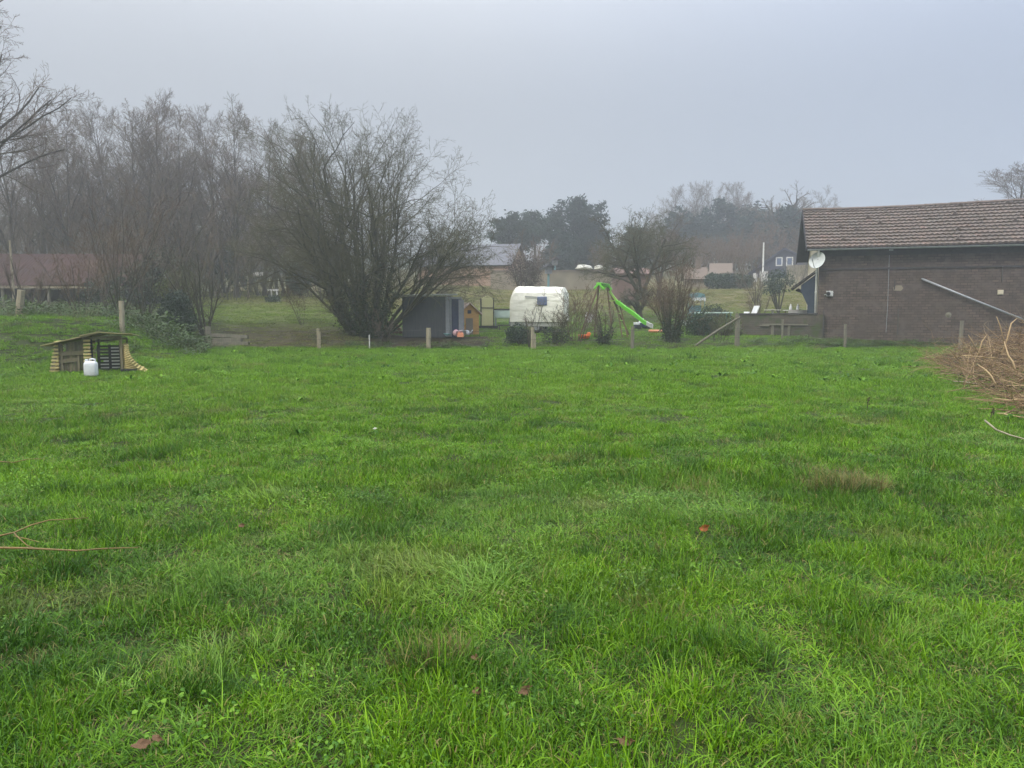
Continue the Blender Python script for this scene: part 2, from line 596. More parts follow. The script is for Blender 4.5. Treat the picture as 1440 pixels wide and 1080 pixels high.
# ------------------------------------------------------------------ camera, light, air
cam = bpy.data.cameras.new('camera')
co = link(bpy.data.objects.new('camera', cam))
cam.sensor_fit = 'HORIZONTAL'
cam.sensor_width = 36
cam.lens = 36 * F / 1440
cam.clip_start = .05
cam.clip_end = 2000
co.location = (0, 0, CAM_Z)
co.rotation_euler = (math.pi / 2 - TH, 0, 0)
scene.camera = co

SUN_EL, SUN_AZ = R(48), R(-140)      # behind the viewer's left shoulder, through thick cloud
w = bpy.data.worlds.new('World')
scene.world = w
w.use_nodes = True
nt = w.node_tree
bg = nt.nodes['Background']
sky = N(nt, 'ShaderNodeTexSky', sky_type='NISHITA')
sky.sun_disc = False
sky.sun_elevation = SUN_EL
sky.sun_rotation = SUN_AZ
sky.air_density = 1.0
sky.dust_density = 2.0
geo = N(nt, 'ShaderNodeTexCoord')
sx = N(nt, 'ShaderNodeSeparateXYZ')
nt.links.new(geo.outputs['Generated'], sx.inputs[0])
# overcast dome: brightest overhead, a third of that near the horizon; a bluer thin patch to the north-east
m1 = N(nt, 'ShaderNodeMapRange')
m1.interpolation_type = 'SMOOTHSTEP'
m1.inputs[1].default_value, m1.inputs[2].default_value = .22, 1
m1.inputs[3].default_value, m1.inputs[4].default_value = .43, 4.5
nt.links.new(sx.outputs['Z'], m1.inputs[0])
n = N(nt, 'ShaderNodeTexNoise')
n.inputs['Scale'].default_value = 1.6
n.inputs['Detail'].default_value = 3
nt.links.new(geo.outputs['Generated'], n.inputs['Vector'])
e = N(nt, 'ShaderNodeMapRange')
e.inputs[1].default_value, e.inputs[2].default_value = -.05, .75
nt.links.new(sx.outputs['X'], e.inputs[0])
tone = mix(nt, e.outputs[0], (6.5, 6.75, 7.1), (4.75, 5.6, 7.4))
tone = mix(nt, .22, tone, n.outputs['Fac'], 'MULTIPLY')
vm = N(nt, 'ShaderNodeVectorMath', operation='SCALE')
nt.links.new(tone, vm.inputs[0])
nt.links.new(m1.outputs[0], vm.inputs['Scale'])
skymix = mix(nt, .85, sky.outputs[0], vm.outputs[0])
nt.links.new(skymix, bg.inputs['Color'])
bg.inputs['Strength'].default_value = .1

sl = bpy.data.lights.new('sun', 'SUN')
sl.energy = 1.4
sl.angle = R(14)
sl.color = (1, .96, .9)
so = link(bpy.data.objects.new('sun', sl))
sd = Vector((math.sin(SUN_AZ) * math.cos(SUN_EL), math.cos(SUN_AZ) * math.cos(SUN_EL), math.sin(SUN_EL)))
so.rotation_euler = sd.to_track_quat('Z', 'Y').to_euler()

scene.view_settings.view_transform = 'Standard'
scene.view_settings.look = 'None'
scene.view_settings.exposure = .53
scene.view_settings.gamma = 1
scene.cycles.use_denoising = True
scene.cycles.max_bounces = 5
scene.cycles.diffuse_bounces = 3
scene.cycles.glossy_bounces = 2
scene.cycles.transmission_bounces = 4
scene.cycles.volume_bounces = 1
scene.cycles.transparent_max_bounces = 8
scene.cycles.sample_clamp_indirect = 4
scene.cycles.use_adaptive_sampling = True
scene.cycles.adaptive_threshold = .015

hz = MB().box((0, 200, 29), (720, 440, 62)).build('haze', [])
m, nt, bs = new_mat('air')
nt.nodes.remove(bs)
pv = N(nt, 'ShaderNodeVolumePrincipled')
pv.inputs['Color'].default_value = (.95, .97, 1.0, 1)
pv.inputs['Density'].default_value = .0030
pv.inputs['Anisotropy'].default_value = .65
nt.links.new(pv.outputs[0], nt.nodes['Material Output'].inputs['Volume'])
hz.data.materials.append(m)
hz['kind'] = 'stuff'
tag(hz, 'pale grey morning mist hanging over the whole valley', 'haze')

# ------------------------------------------------------------------ ground
ys = np.concatenate([np.arange(-8, 48, .5), np.arange(48, 100, 1.5), np.arange(100, 417, 6)])
ss = np.linspace(-1, 1, 201)
Y = np.repeat(ys[:, None], len(ss), 1)
X = ss[None] * (24 + .74 * np.maximum(Y, 0))
Z = tz(X, Y)
nr, nc = X.shape
gi = np.arange(nr * nc).reshape(nr, nc)
gq = np.stack([gi[:-1, :-1], gi[:-1, 1:], gi[1:, 1:], gi[1:, :-1]], -1).reshape(-1, 4)
gb = MB().add(np.stack([X, Y, Z], -1), [gq])
me_mats = []
m, nt, bs = new_mat('meadow_soil')
ca = attr(nt, 'gcol')
nz = noise(nt, 3.0, 6, 'Object')
nz2 = noise(nt, .25, 4, 'Object')
c = mix(nt, ramp(nt, nz, .3, .7), (.55, .55, .5), (1.35, 1.3, 1.2))
col = mix(nt, 1.0, ca.outputs['Color'], c, 'MULTIPLY')
col = mix(nt, .5, col, mix(nt, ramp(nt, nz2, .35, .65), (.7, .75, .7), (1.25, 1.15, 1.0)), 'MULTIPLY')
nt.links.new(col, bs.inputs['Base Color'])
bs.inputs['Roughness'].default_value = .95
bs.inputs['Specular IOR Level'].default_value = .1
bump(nt, bs, nz, .5, .05)
ground_ob = gb.build('ground', m, smooth=True)
ground_ob['kind'] = 'structure'
ground_ob['label'] = 'grassy valley ground rising gently behind the meadow fence'
PXg = 720 + FX * X / np.maximum(Y, 5)


def lerp3(a, b, t):
    return a * (1 - t[..., None]) + np.array(b) * t[..., None]


G = np.zeros(X.shape + (3,)) + np.array((.034, .046, .017))
G = lerp3(G, (.085, .105, .030), smooth(34.5, 40, Y))
G = lerp3(G, (.055, .085, .022), smooth(34.5, 38, Y) * smooth(560, 640, PXg) * (1 - smooth(48, 60, Y)) * .7)
G = lerp3(G, (.135, .120, .058), smooth(48, 58, Y))
G = lerp3(G, (.105, .10, .055), smooth(66, 90, Y) * .8)
G = lerp3(G, (.05, .06, .04), smooth(105, 150, Y))
dirt = smooth(34.2, 35.2, Y) * (1 - smooth(37.5, 41, Y)) * smooth(265, 300, PXg) * (1 - smooth(470, 700, PXg))
G = lerp3(G, (.075, .062, .040), dirt * .85)
soil = smooth(34.4, 35.2, Y) * (1 - smooth(38, 39.5, Y)) * smooth(490, 540, PXg) * (1 - smooth(680, 720, PXg))
G = lerp3(G, (.045, .036, .026), soil)
bk = smooth(12, 14.5, -X) * smooth(27, 31, Y) * (1 - smooth(300, 330, PXg))
G = lerp3(G, (.045, .055, .025), bk * .9)
a = ground_ob.data.attributes.new('gcol', 'FLOAT_COLOR', 'POINT')
a.data.foreach_set('color', np.concatenate([G, np.ones(X.shape + (1,))], -1).reshape(-1).astype(np.float32))


# ------------------------------------------------------------------ grass
def blades(mb, rng, n, rad, h0, h1, wd, seg, tilt, curve, az=None, azv=.6, outward=0.0, dead=0.04, z0=0.0, tl=(0, 1)):
    r = rad * np.sqrt(rng.uniform(0, 1, n))
    ph = rng.uniform(0, 2 * np.pi, n)
    bx, by = r * np.cos(ph), r * np.sin(ph)
    A = rng.uniform(0, 2 * np.pi, n)
    if az is not None:
        A = az + rng.normal(0, azv, n)
    A = np.where(rng.uniform(0, 1, n) < outward, ph + rng.normal(0, .5, n), A)
    L = rng.uniform(h0, h1, n)
    t0 = np.abs(rng.normal(0, tilt, n))
    cu = np.abs(rng.normal(curve, curve * .6, n))
    pos = np.stack([bx, by, np.zeros(n) + z0 - .01], 1)
    tw = A + np.pi / 2 + rng.normal(0, .7, n)
    side = np.stack([np.cos(tw), np.sin(tw), rng.normal(0, .2, n)], 1)
    W = wd * rng.uniform(.6, 1.4, n)
    rows = []
    for i in range(seg + 1):
        u = i / seg
        ww = (W * (1 - u ** 2.2) * .5 + .0002)[:, None]
        rows.append(pos - side * ww)
        rows.append(pos + side * ww)
        th = t0 + cu * (u + .5 / seg) ** 1.3
        pos = pos + (L / seg)[:, None] * np.stack([np.sin(th) * np.cos(A), np.sin(th) * np.sin(A), np.cos(th)], 1)
    V = np.stack(rows, 1)
    k = 2 * (seg + 1)
    q = np.array([(2 * i, 2 * i + 1, 2 * i + 3, 2 * i + 2) for i in range(seg)])
    q = (q[None] + (np.arange(n) * k)[:, None, None]).reshape(-1, 4)
    t = tl[0] + (tl[1] - tl[0]) * rng.uniform(0, 1, n)
    dd = (rng.uniform(0, 1, n) < dead) * rng.uniform(.5, 1, n)
    mb.add(V.reshape(-1, 3), [q], np.repeat(t, k), 0, np.repeat(dd, k))


def broad(mb, rng, n, rad, l0, l1, wd, tilt=1.0, z0=0.0, z1=0.02, fold=.15):
    """broad leaves (clover, dock, nettle) lying outwards"""
    ph = rng.uniform(0, 2 * np.pi, n)
    r = rad * np.sqrt(rng.uniform(0, 1, n))
    A = ph + rng.normal(0, .7, n)
    L = rng.uniform(l0, l1, n)
    th = np.clip(rng.normal(tilt, .3, n), .2, 1.9)
    base = np.stack([r * np.cos(ph), r * np.sin(ph), rng.uniform(z0, z1, n)], 1)
    d = np.stack([np.sin(th) * np.cos(A), np.sin(th) * np.sin(A), np.cos(th)], 1)
    s = np.stack([-np.sin(A), np.cos(A), rng.normal(0, .25, n)], 1)
    up = np.cross(d, s) * fold
    W = (L * wd)[:, None]
    L = L[:, None]
    drop = np.array([0, 0, -.12])
    V = np.stack([base, base + d * L * .3 - s * W * .8 + up * W, base + d * L * .3, base + d * L * .3 + s * W * .8 + up * W,
                  base + d * L * .7 - s * W * .75 + up * W + drop * L, base + d * L * .7 + drop * L * .8, base + d * L * .7 + s * W * .75 + up * W + drop * L,
                  base + d * L + drop * L * 2.2], 1)
    q3 = np.array([(0, 2, 1), (0, 3, 2), (4, 5, 7), (5, 6, 7)])
    q4 = np.array([(1, 2, 5, 4), (2, 3, 6, 5)])
    o = (np.arange(n) * 8)[:, None, None]
    mb.add(V.reshape(-1, 3), [(q3[None] + o).reshape(-1, 3), (q4[None] + o).reshape(-1, 4)], np.repeat(rng.uniform(0, 1, n), 8))


def clump_collection(name, builders, mat):
    c = bpy.data.collections.new(name)
    for i, b in enumerate(builders):
        rng = np.random.default_rng(100 + i)
        mb = MB()
        b(mb, rng)
        o = bpy.data.objects.new('%s_%02d' % (name, i), mb.mesh('%s_%02d' % (name, i), mat))
        c.objects.link(o)
    return c


def scatter(name, pts, idx, rot, scl, attrs, coll, label, cat):
    me = bpy.data.meshes.new(name)
    n = len(pts)
    me.vertices.add(n)
    me.vertices.foreach_set('co', np.asarray(pts, float).ravel())
    def put(nm, typ, key, v):
        a = me.attributes.new(nm, typ, 'POINT')
        a.data.foreach_set(key, np.asarray(v).ravel())
    put('idx', 'INT', 'value', idx.astype(np.int32))
    put('rot', 'FLOAT_VECTOR', 'vector', rot.astype(np.float32))
    put('scl', 'FLOAT_VECTOR', 'vector', scl.astype(np.float32))
    for k, v in attrs.items():
        put(k, 'FLOAT', 'value', np.clip(v, 0, 1).astype(np.float32))
    o = link(bpy.data.objects.new(name, me))
    g = bpy.data.node_groups.new(name, 'GeometryNodeTree')
    g.interface.new_socket('Geometry', in_out='INPUT', socket_type='NodeSocketGeometry')
    g.interface.new_socket('Geometry', in_out='OUTPUT', socket_type='NodeSocketGeometry')
    gi_, go_ = g.nodes.new('NodeGroupInput'), g.nodes.new('NodeGroupOutput')
    ci = g.nodes.new('GeometryNodeCollectionInfo')
    ci.inputs['Collection'].default_value = coll
    ci.inputs['Separate Children'].default_value = True
    ci.inputs['Reset Children'].default_value = True
    ip = g.nodes.new('GeometryNodeInstanceOnPoints')
    ip.inputs['Pick Instance'].default_value = True

    def na(nm, t):
        x = g.nodes.new('GeometryNodeInputNamedAttribute')
        x.data_type = t
        x.inputs['Name'].default_value = nm
        return x.outputs['Attribute']
    g.links.new(gi_.outputs[0], ip.inputs['Points'])
    g.links.new(ci.outputs[0], ip.inputs['Instance'])
    g.links.new(na('idx', 'INT'), ip.inputs['Instance Index'])
    er = g.nodes.new('FunctionNodeEulerToRotation')
    g.links.new(na('rot', 'FLOAT_VECTOR'), er.inputs[0])
    g.links.new(er.outputs[0], ip.inputs['Rotation'])
    g.links.new(na('scl', 'FLOAT_VECTOR'), ip.inputs['Scale'])
    g.links.new(ip.outputs[0], go_.inputs[0])
    md = o.modifiers.new('scatter', 'NODES')
    md.node_group = g
    o['kind'] = 'stuff'
    tag(o, label, cat)
    return o


GK = []
for _ in range(4):      # 0-3 short dense sward, close up
    GK.append(lambda mb, r: (blades(mb, r, 64, .10, .03, .095, .0044, 4, .42, 1.15, outward=.5, dead=.05), blades(mb, r, 24, .17, .03, .085, .0048, 3, .8, .8, dead=.10), broad(mb, r, 1, .15, .012, .022, .5, 1.2, .02, .05), blades(mb, r, 8, .15, .07, .16, .0045, 5, .6, 1.3, dead=.1, tl=(.5, 1))))
for _ in range(3):      # 4-6 the same further off, wider patches
    GK.append(lambda mb, r: (blades(mb, r, 90, .13, .035, .11, .0064, 3, .42, 1.0, outward=.5), blades(mb, r, 12, .2, .07, .15, .0065, 4, .6, 1.2, dead=.1, tl=(.5, 1)), blades(mb, r, 45, .28, .03, .08, .006, 3, .7, .7, dead=.08)))
GK.append(lambda mb, r: blades(mb, r, 120, .11, .05, .17, .0036, 4, .45, .9, outward=.8, tl=(0, .7)))                 # 7 dark tuft
GK.append(lambda mb, r: blades(mb, r, 80, .18, .12, .28, .0055, 5, .7, 1.5, az=0, azv=.7, tl=(.3, 1)))             # 8 long flopped
GK.append(lambda mb, r: blades(mb, r, 80, .12, .08, .20, .004, 4, .5, 1.0, outward=.6, dead=.85))                     # 9 withered tuft
GK.append(lambda mb, r: (broad(mb, r, 40, .14, .010, .019, .5, 1.15, .03, .07), blades(mb, r, 18, .14, .04, .10, .004, 3, .4, .7)))   # 10 clover mat
GK.append(lambda mb, r: blades(mb, r, 150, .5, .04, .10, .016, 2, .4, .8))                                            # 11 distant lawn
GK.append(lambda mb, r: broad(mb, r, 16, .06, .05, .13, .24, .95, .0, .03))                                           # 12 dock rosette
GK.append(lambda mb, r: (blades(mb, r, 110, .2, .05, .13, .0085, 3, .4, .9, outward=.4), blades(mb, r, 60, .45, .03, .08, .010, 2, .7, .7, dead=.06)))                                           # 13 far sward
GK.append(lambda mb, r: blades(mb, r, 75, .17, .02, .06, .0042, 3, 1.0, .5, dead=.30))   # 14 low mat and thatch
grass_coll = clump_collection('grass_clump', GK, M['grass'])


def fan(rng, d0, d1, dens, wide=1.18, extra=1.2):
    """even scatter over the part of the ground the camera can see, and a margin"""
    out = []
    for a0 in np.arange(d0, d1, 1.0):
        a1 = min(a0 + 1.0, d1)
        hw = .70 * a1 * wide + extra
        k = rng.poisson(2 * hw * (a1 - a0) * (dens(a0) if callable(dens) else dens))
        out.append(np.stack([rng.uniform(-hw, hw, k), rng.uniform(a0, a1, k)], 1))
    return np.concatenate(out)


rng = np.random.default_rng(5)
PT, ID, SC, RT, LU, DR, PA = [], [], [], [], [], [], []


def field(x, y):
    lush = .66 + .45 * (vnoise(x, y, 3.1, 21) - .5) + .45 * (vnoise(x, y, .6, 22) - .5) + 1.0 * (vnoise(x, y, .24, 29) - .5)
    lush = lush + .30 * smooth(8, 20, y) - .22 * (1 - smooth(3, 9, y))  # close grass coloured darker for shade between blades, distant grass lighter
    tall = .80 + .45 * (vnoise(x, y, 1.3, 23) - .4) + 1.15 * (vnoise(x, y, .36, 24) - .48)
    dry = np.clip((vnoise(x, y, .7, 25) - .80) * 2.0, 0, .35) + .06 * vnoise(x, y, 5, 28)
    pale = np.clip((vnoise(x, y, 1.6, 26) - .72) * 1.6, 0, .3)  # paler patches put the whitish sheen of the blades into their colour
    return lush, tall, dry, pale


def put(xy, idx, scale, jitter=.2, lush_add=0, dry_add=0, pale_add=0, rotz=None, zs=1.0, sink=0.0):
    x, y = xy[:, 0], xy[:, 1]
    n = len(x)
    lush, tall, dry, pale = field(x, y)
    PT.append(np.stack([x, y, tz(x, y) - sink], 1))
    ID.append(np.broadcast_to(idx, (n,)))
    s = scale * rng.uniform(1 - jitter, 1 + jitter, n)
    SC.append(np.stack([s, s, s * np.clip(tall, .42, 1.4) * zs], 1))
    RT.append(np.stack([rng.normal(0, .08, n), rng.normal(0, .08, n), rng.uniform(0, 6.283, n) if rotz is None else np.asarray(rotz) + rng.normal(0, .35, n)], 1))
    LU.append(lush + lush_add + rng.normal(0, .14, n))
    DR.append(dry + dry_add + (rng.uniform(0, 1, n) < .02) * .5)
    PA.append(pale + pale_add)


def in_meadow(xy):
    """the mown side of the fence"""
    x, y = xy[:, 0], xy[:, 1]
    return y < 34.4 + .5 * vnoise(x, y, 2, 40)


xy = fan(rng, .8, 7.5, lambda d: 125 if d < 4.5 else 95)
put(xy, rng.integers(0, 4, len(xy)), 1.0)
xy = fan(rng, 7, 17, lambda d: 48 if d < 11 else 32)
put(xy, rng.integers(4, 7, len(xy)), 1.0)
xy = fan(rng, 16.5, 35, lambda d: 15)
xy = xy[in_meadow(xy)]
put(xy, 13, 1.0, lush_add=.05)
xy = fan(rng, .8, 8, lambda d: 62)
put(xy, 14, 1.0, zs=1.3)
xy = fan(rng, 8, 16, lambda d: 22)
put(xy, 14, 1.4, zs=.9)
# tufts: dark, long, dry, clover, docks
xy = fan(rng, 1.2, 34, lambda d: 2.6 if d < 8 else (2.0 if d < 16 else 2.2))
xy = xy[vnoise(xy[:, 0], xy[:, 1], 1.2, 31) > .52]
put(xy, 7, .9 + .5 * smooth(10, 22, xy[:, 1]), .35, lush_add=-.4)
xy = fan(rng, 1.2, 20, lambda d: 2.0)
xy = xy[vnoise(xy[:, 0], xy[:, 1], 1.9, 32) > .62]
put(xy, 8, .6, .3, lush_add=.0, pale_add=.12, rotz=vnoise(xy[:, 0], xy[:, 1], 2.5, 33) * 9)
xy = fan(rng, 1.5, 30, lambda d: 1.0 if d < 10 else .35)
put(xy, 9, .6, .3, dry_add=.1)
xy = fan(rng, 1.0, 10, lambda d: 9)
xy = xy[vnoise(xy[:, 0], xy[:, 1], .9, 34) > .55]
put(xy, 10, 1.1, .3, lush_add=-.1, pale_add=.2, zs=1.5)
xy = fan(rng, 8, 34, lambda d: .12)
put(xy, 12, .9, .35, lush_add=-.6, dry_add=-.5)
xy = fan(rng, 18, 34.3, lambda d: .55)
put(xy, 12, 1.3, .35, lush_add=-.35, dry_add=-.6)


def ring(px, py, n, spread, idx, scale, **kw):
    g = ground(px, py)
    xy = np.stack([g.x + rng.normal(0, spread, n), g.y + rng.normal(0, spread * 1.1, n)], 1)
    put(xy, idx, scale, .25, **kw)
    return g


for px in list(range(64, 205, 4)):
    ring(px, 523.5 + 1.5 * (px % 3), 2, .09, int(rng.choice([4, 7])), .75, lush_add=.0)
for px, py in ((121, 530), (128, 531.5), (135, 530), (446, 494.5), (519, 493), (602, 485), (749, 488), (890, 494), (1037, 489), (1190, 487)):
    ring(px, py, 4, .10, 7, 1.0, lush_add=.05)
# tussocks one can find in the photograph
ring(655, 815, 9, .2, 8, .75, pale_add=.55, rotz=3.0)  # lighter colour stands in for sheen on these flopped tussocks
ring(600, 812, 7, .16, 8, .75, pale_add=.35, rotz=3.3)
ring(705, 812, 7, .15, 8, .85, pale_add=.45, rotz=.3)
ring(320, 960, 8, .2, 8, .65, pale_add=.6, rotz=2.2)
ring(440, 985, 5, .15, 8, .6, pale_add=.5, rotz=-1.2)
ring(1330, 905, 5, .16, 8, .6, pale_add=.4, rotz=.4)
ring(410, 690, 7, .35, 8, .8, pale_add=.4, rotz=3.4)
ring(1178, 690, 16, .13, 9, 1.15, dry_add=.6, lush_add=-.6)
ring(1178, 693, 12, .16, 7, 1.0, lush_add=-.9)
ring(1215, 688, 8, .10, 9, 1.0, dry_add=.4)
for (px, py, n, s) in ((120, 950, 6, .1), (1050, 600, 8, .2), (90, 690, 4, .12), (260, 985, 4, .1), (1040, 920, 5, .1), (650, 700, 5, .2), (870, 655, 5, .25), (1215, 850, 4, .1),
                       (400, 565, 5, .18), (955, 522, 6, .25), (955, 526, 5, .3), (1195, 535, 5, .2), (1135, 610, 5, .2), (590, 520, 4, .3), (510, 516, 4, .3), (770, 880, 5, .1), (300, 830, 4, .12), (560, 960, 3, .08)):
    ring(px, py, n, s, 7, 1.0, lush_add=-.55)
for (px, py, n, s, i) in ((405, 566, 5, .2, 12), (955, 524, 6, .3, 12), (1195, 537, 4, .2, 12), (1050, 524, 3, .2, 12), (1170, 512, 5, .4, 9), (1240, 596, 6, .3, 9), (1150, 575, 5, .2, 9), (970, 690, 8, .14, 9), (975, 600, 3, .2, 9),
                          (1120, 660, 6, .16, 9), (620, 925, 6, .1, 9)):
    ring(px, py, n, s, i, 1.2 if i == 12 else .8, lush_add=-.4, dry_add=.25 if i == 9 else 0)
scatter('meadow_grass', np.concatenate(PT), np.concatenate(ID), np.concatenate(RT), np.concatenate(SC),
        {'lush': np.concatenate(LU), 'dry': np.concatenate(DR), 'pale': np.concatenate(PA)}, grass_coll,
        'wet green meadow grass with tussocks, clover and docks', 'grass')

# rough lawn and pasture beyond the fence
PT, ID, SC, RT, LU, DR, PA = [], [], [], [], [], [], []
xy = fan(rng, 34.2, 70, lambda d: 7 if d < 46 else 4.5, 1.05)
pxx = 720 + FX * xy[:, 0] / xy[:, 1]
dirtk = smooth(34.2, 35.2, xy[:, 1]) * (1 - smooth(37.5, 41, xy[:, 1])) * smooth(265, 300, pxx) * (1 - smooth(480, 720, pxx))
soilk = smooth(34.4, 35.2, xy[:, 1]) * (1 - smooth(38, 39.5, xy[:, 1])) * smooth(490, 540, pxx) * (1 - smooth(680, 720, pxx))
keep = rng.uniform(0, 1, len(xy)) > .55 * dirtk + .85 * soilk
barn_zone = (pxx > 1150) & (xy[:, 1] > 33.5)
xy = xy[keep & ~barn_zone]
pxx = 720 + FX * xy[:, 0] / xy[:, 1]
gardn = smooth(600, 660, pxx) * (1 - smooth(50, 58, xy[:, 1]))
dk = smooth(34.2, 35.2, xy[:, 1]) * (1 - smooth(37.5, 41, xy[:, 1])) * smooth(265, 300, pxx) * (1 - smooth(480, 720, pxx))
put(xy, 11, 1.0, lush_add=-.12 + .1 * gardn, dry_add=.30 - .22 * gardn + .3 * dk + .30 * smooth(46, 56, xy[:, 1]), pale_add=0, zs=.8)
scatter('pasture_grass', np.concatenate(PT), np.concatenate(ID), np.concatenate(RT), np.concatenate(SC),
        {'lush': np.concatenate(LU), 'dry': np.concatenate(DR), 'pale': np.concatenate(PA)}, grass_coll,
        'olive green rough grass on the slope beyond the fence', 'grass')

# brambles, nettles and rough weeds along the bank and the fence
BK = []
BK.append(lambda mb, r: (broad(mb, r, 150, .5, .07, .14, .32, 1.1, .02, .5), blades(mb, r, 30, .4, .2, .5, .01, 3, .5, 1.0, dead=.5)))
BK.append(lambda mb, r: (broad(mb, r, 110, .4, .06, .12, .32, 1.0, .0, .32), blades(mb, r, 40, .4, .15, .4, .01, 3, .5, 1.0, dead=.3)))
BK.append(lambda mb, r: (blades(mb, r, 90, .4, .2, .6, .008, 4, .5, 1.2, dead=.75), broad(mb, r, 40, .4, .06, .11, .3, 1.0, .0, .3)))
bram_coll = clump_collection('weed_clump', BK, M['bramble'])
PT, ID, SC, RT, LU, DR, PA = [], [], [], [], [], [], []


def patch(px0, px1, d0, d1, dens, kinds_, scale, lush_add=0, dry_add=0, zs=1.0):
    area = (px1 - px0) / FX * (d0 + d1) / 2 * (d1 - d0)
    k = int(area * dens)
    d = rng.uniform(d0, d1, k)
    x = (rng.uniform(px0, px1, k) - 720) * d / FX
    put(np.stack([x, d], 1), rng.choice(kinds_, k), scale, .35, lush_add, dry_add, 0, None, zs)


patch(-160, 280, 28.5, 33, 2.6, [0, 1, 1, 2], 1.0, -.1, .05)
patch(-160, 60, 25.5, 28.5, 1.2, [1, 1, 2], .7, .25, .0)
patch(60, 230, 26.0, 28.5, 1.8, [1, 1, 2], .75, .15, .0)
patch(170, 276, 30, 33.6, 4.0, [0, 0, 1, 2], 1.25, -.35, .05)
patch(-160, 282, 33, 40, 2.2, [0, 1, 2, 2], 1.1, -.35, .2)
patch(290, 500, 34.5, 37.5, 2.6, [1, 2, 2], .65, -.3, .35, .7)
patch(490, 720, 34.2, 35.4, 3.6, [0, 1, 1], .62, .25, .0, .8)
patch(500, 700, 35.4, 36.5, 1.8, [1, 2, 2], .6, -.3, .3, .7)
patch(700, 1060, 34.6, 36.2, 2.6, [1, 2, 2], .55, -.1, .3, .7)
patch(1050, 1330, 34.6, 37.0, 4.0, [0, 1, 1], .55, .05, .05, .7)
patch(1150, 1330, 33.6, 36.2, 3.0, [1, 1, 2], .5, .1, .05, .6)
PTa = np.concatenate(PT)
# nothing may grow inside the barn
u = Vector((.952, -.307, 0)); vv = Vector((.307, .952, 0))
lx = (PTa[:, 0] - 15.3) * u.x + (PTa[:, 1] - 37.9) * u.y
ly = (PTa[:, 0] - 15.3) * vv.x + (PTa[:, 1] - 37.9) * vv.y
ok = ~((lx > -4.6) & (ly > -.25))
cat_ = lambda L: np.concatenate(L)[ok]
scatter('undergrowth', PTa[ok], cat_(ID), cat_(RT), cat_(SC), {'lush': cat_(LU), 'dry': cat_(DR), 'pale': cat_(PA)}, bram_coll,
        'tangled brambles, nettles and rough weeds along the bank and fence', 'undergrowth')


# ------------------------------------------------------------------ the brick barn
BRZ = math.atan2(-.307, .952)
BX, BYY = 15.3, 37.9
BZ = .45


def wall_local(px, py=None):
    """local x (and z) of the barn's long wall at a photo pixel"""
    s = (px - 720) / FX
    t = (s * BYY - BX) / (.952 + .307 * s)
    if py is None:
        return t
    return t, P(px, py, BYY - .307 * t).z - BZ


LEN = 16.0
barn = thing('brick_barn', 'long dark brick barn with a sagging brown tiled roof beside the meadow', 'barn', (BX, BYY, BZ), BRZ)
WH, DEP, OV = 4.45, 9.0, .65
EZ = 4.36          # eave height
RZ = 6.83          # ridge height
w_ = MB()
w_.box((LEN / 2, .15, WH / 2 - .3), (LEN, .3, WH + .6))
w_.build('front_wall', M['brick'], barn)
w_ = MB()
w_.box((LEN / 2, -.035, WH - .13), (LEN - .01, .10, .27))
w_.box((LEN / 2, -.02, WH - .36), (LEN - .01, .07, .2))
w_.build('cornice', M['dark_brick'], barn)
w_ = MB()
w_.box((LEN / 2, -.018, 3.36), (LEN - .02, .06, .085))
w_.build('string_course', M['dark_brick'], barn)
gable = [(.302, -.6), (DEP, -.6), (DEP, WH - .1), (DEP / 2, RZ - .22), (.302, WH - .1)]
MB().prism(gable, 0, .004, .3).build('gable_wall', M['cream'], barn)
MB().prism(gable, 0, LEN - .3, LEN - .004).build('gable_wall', M['brick'], barn)
MB().box((LEN / 2, DEP - .15, WH / 2 - .3), (LEN - .62, .28, WH + .5)).build('rear_wall', M['dark_brick'], barn)


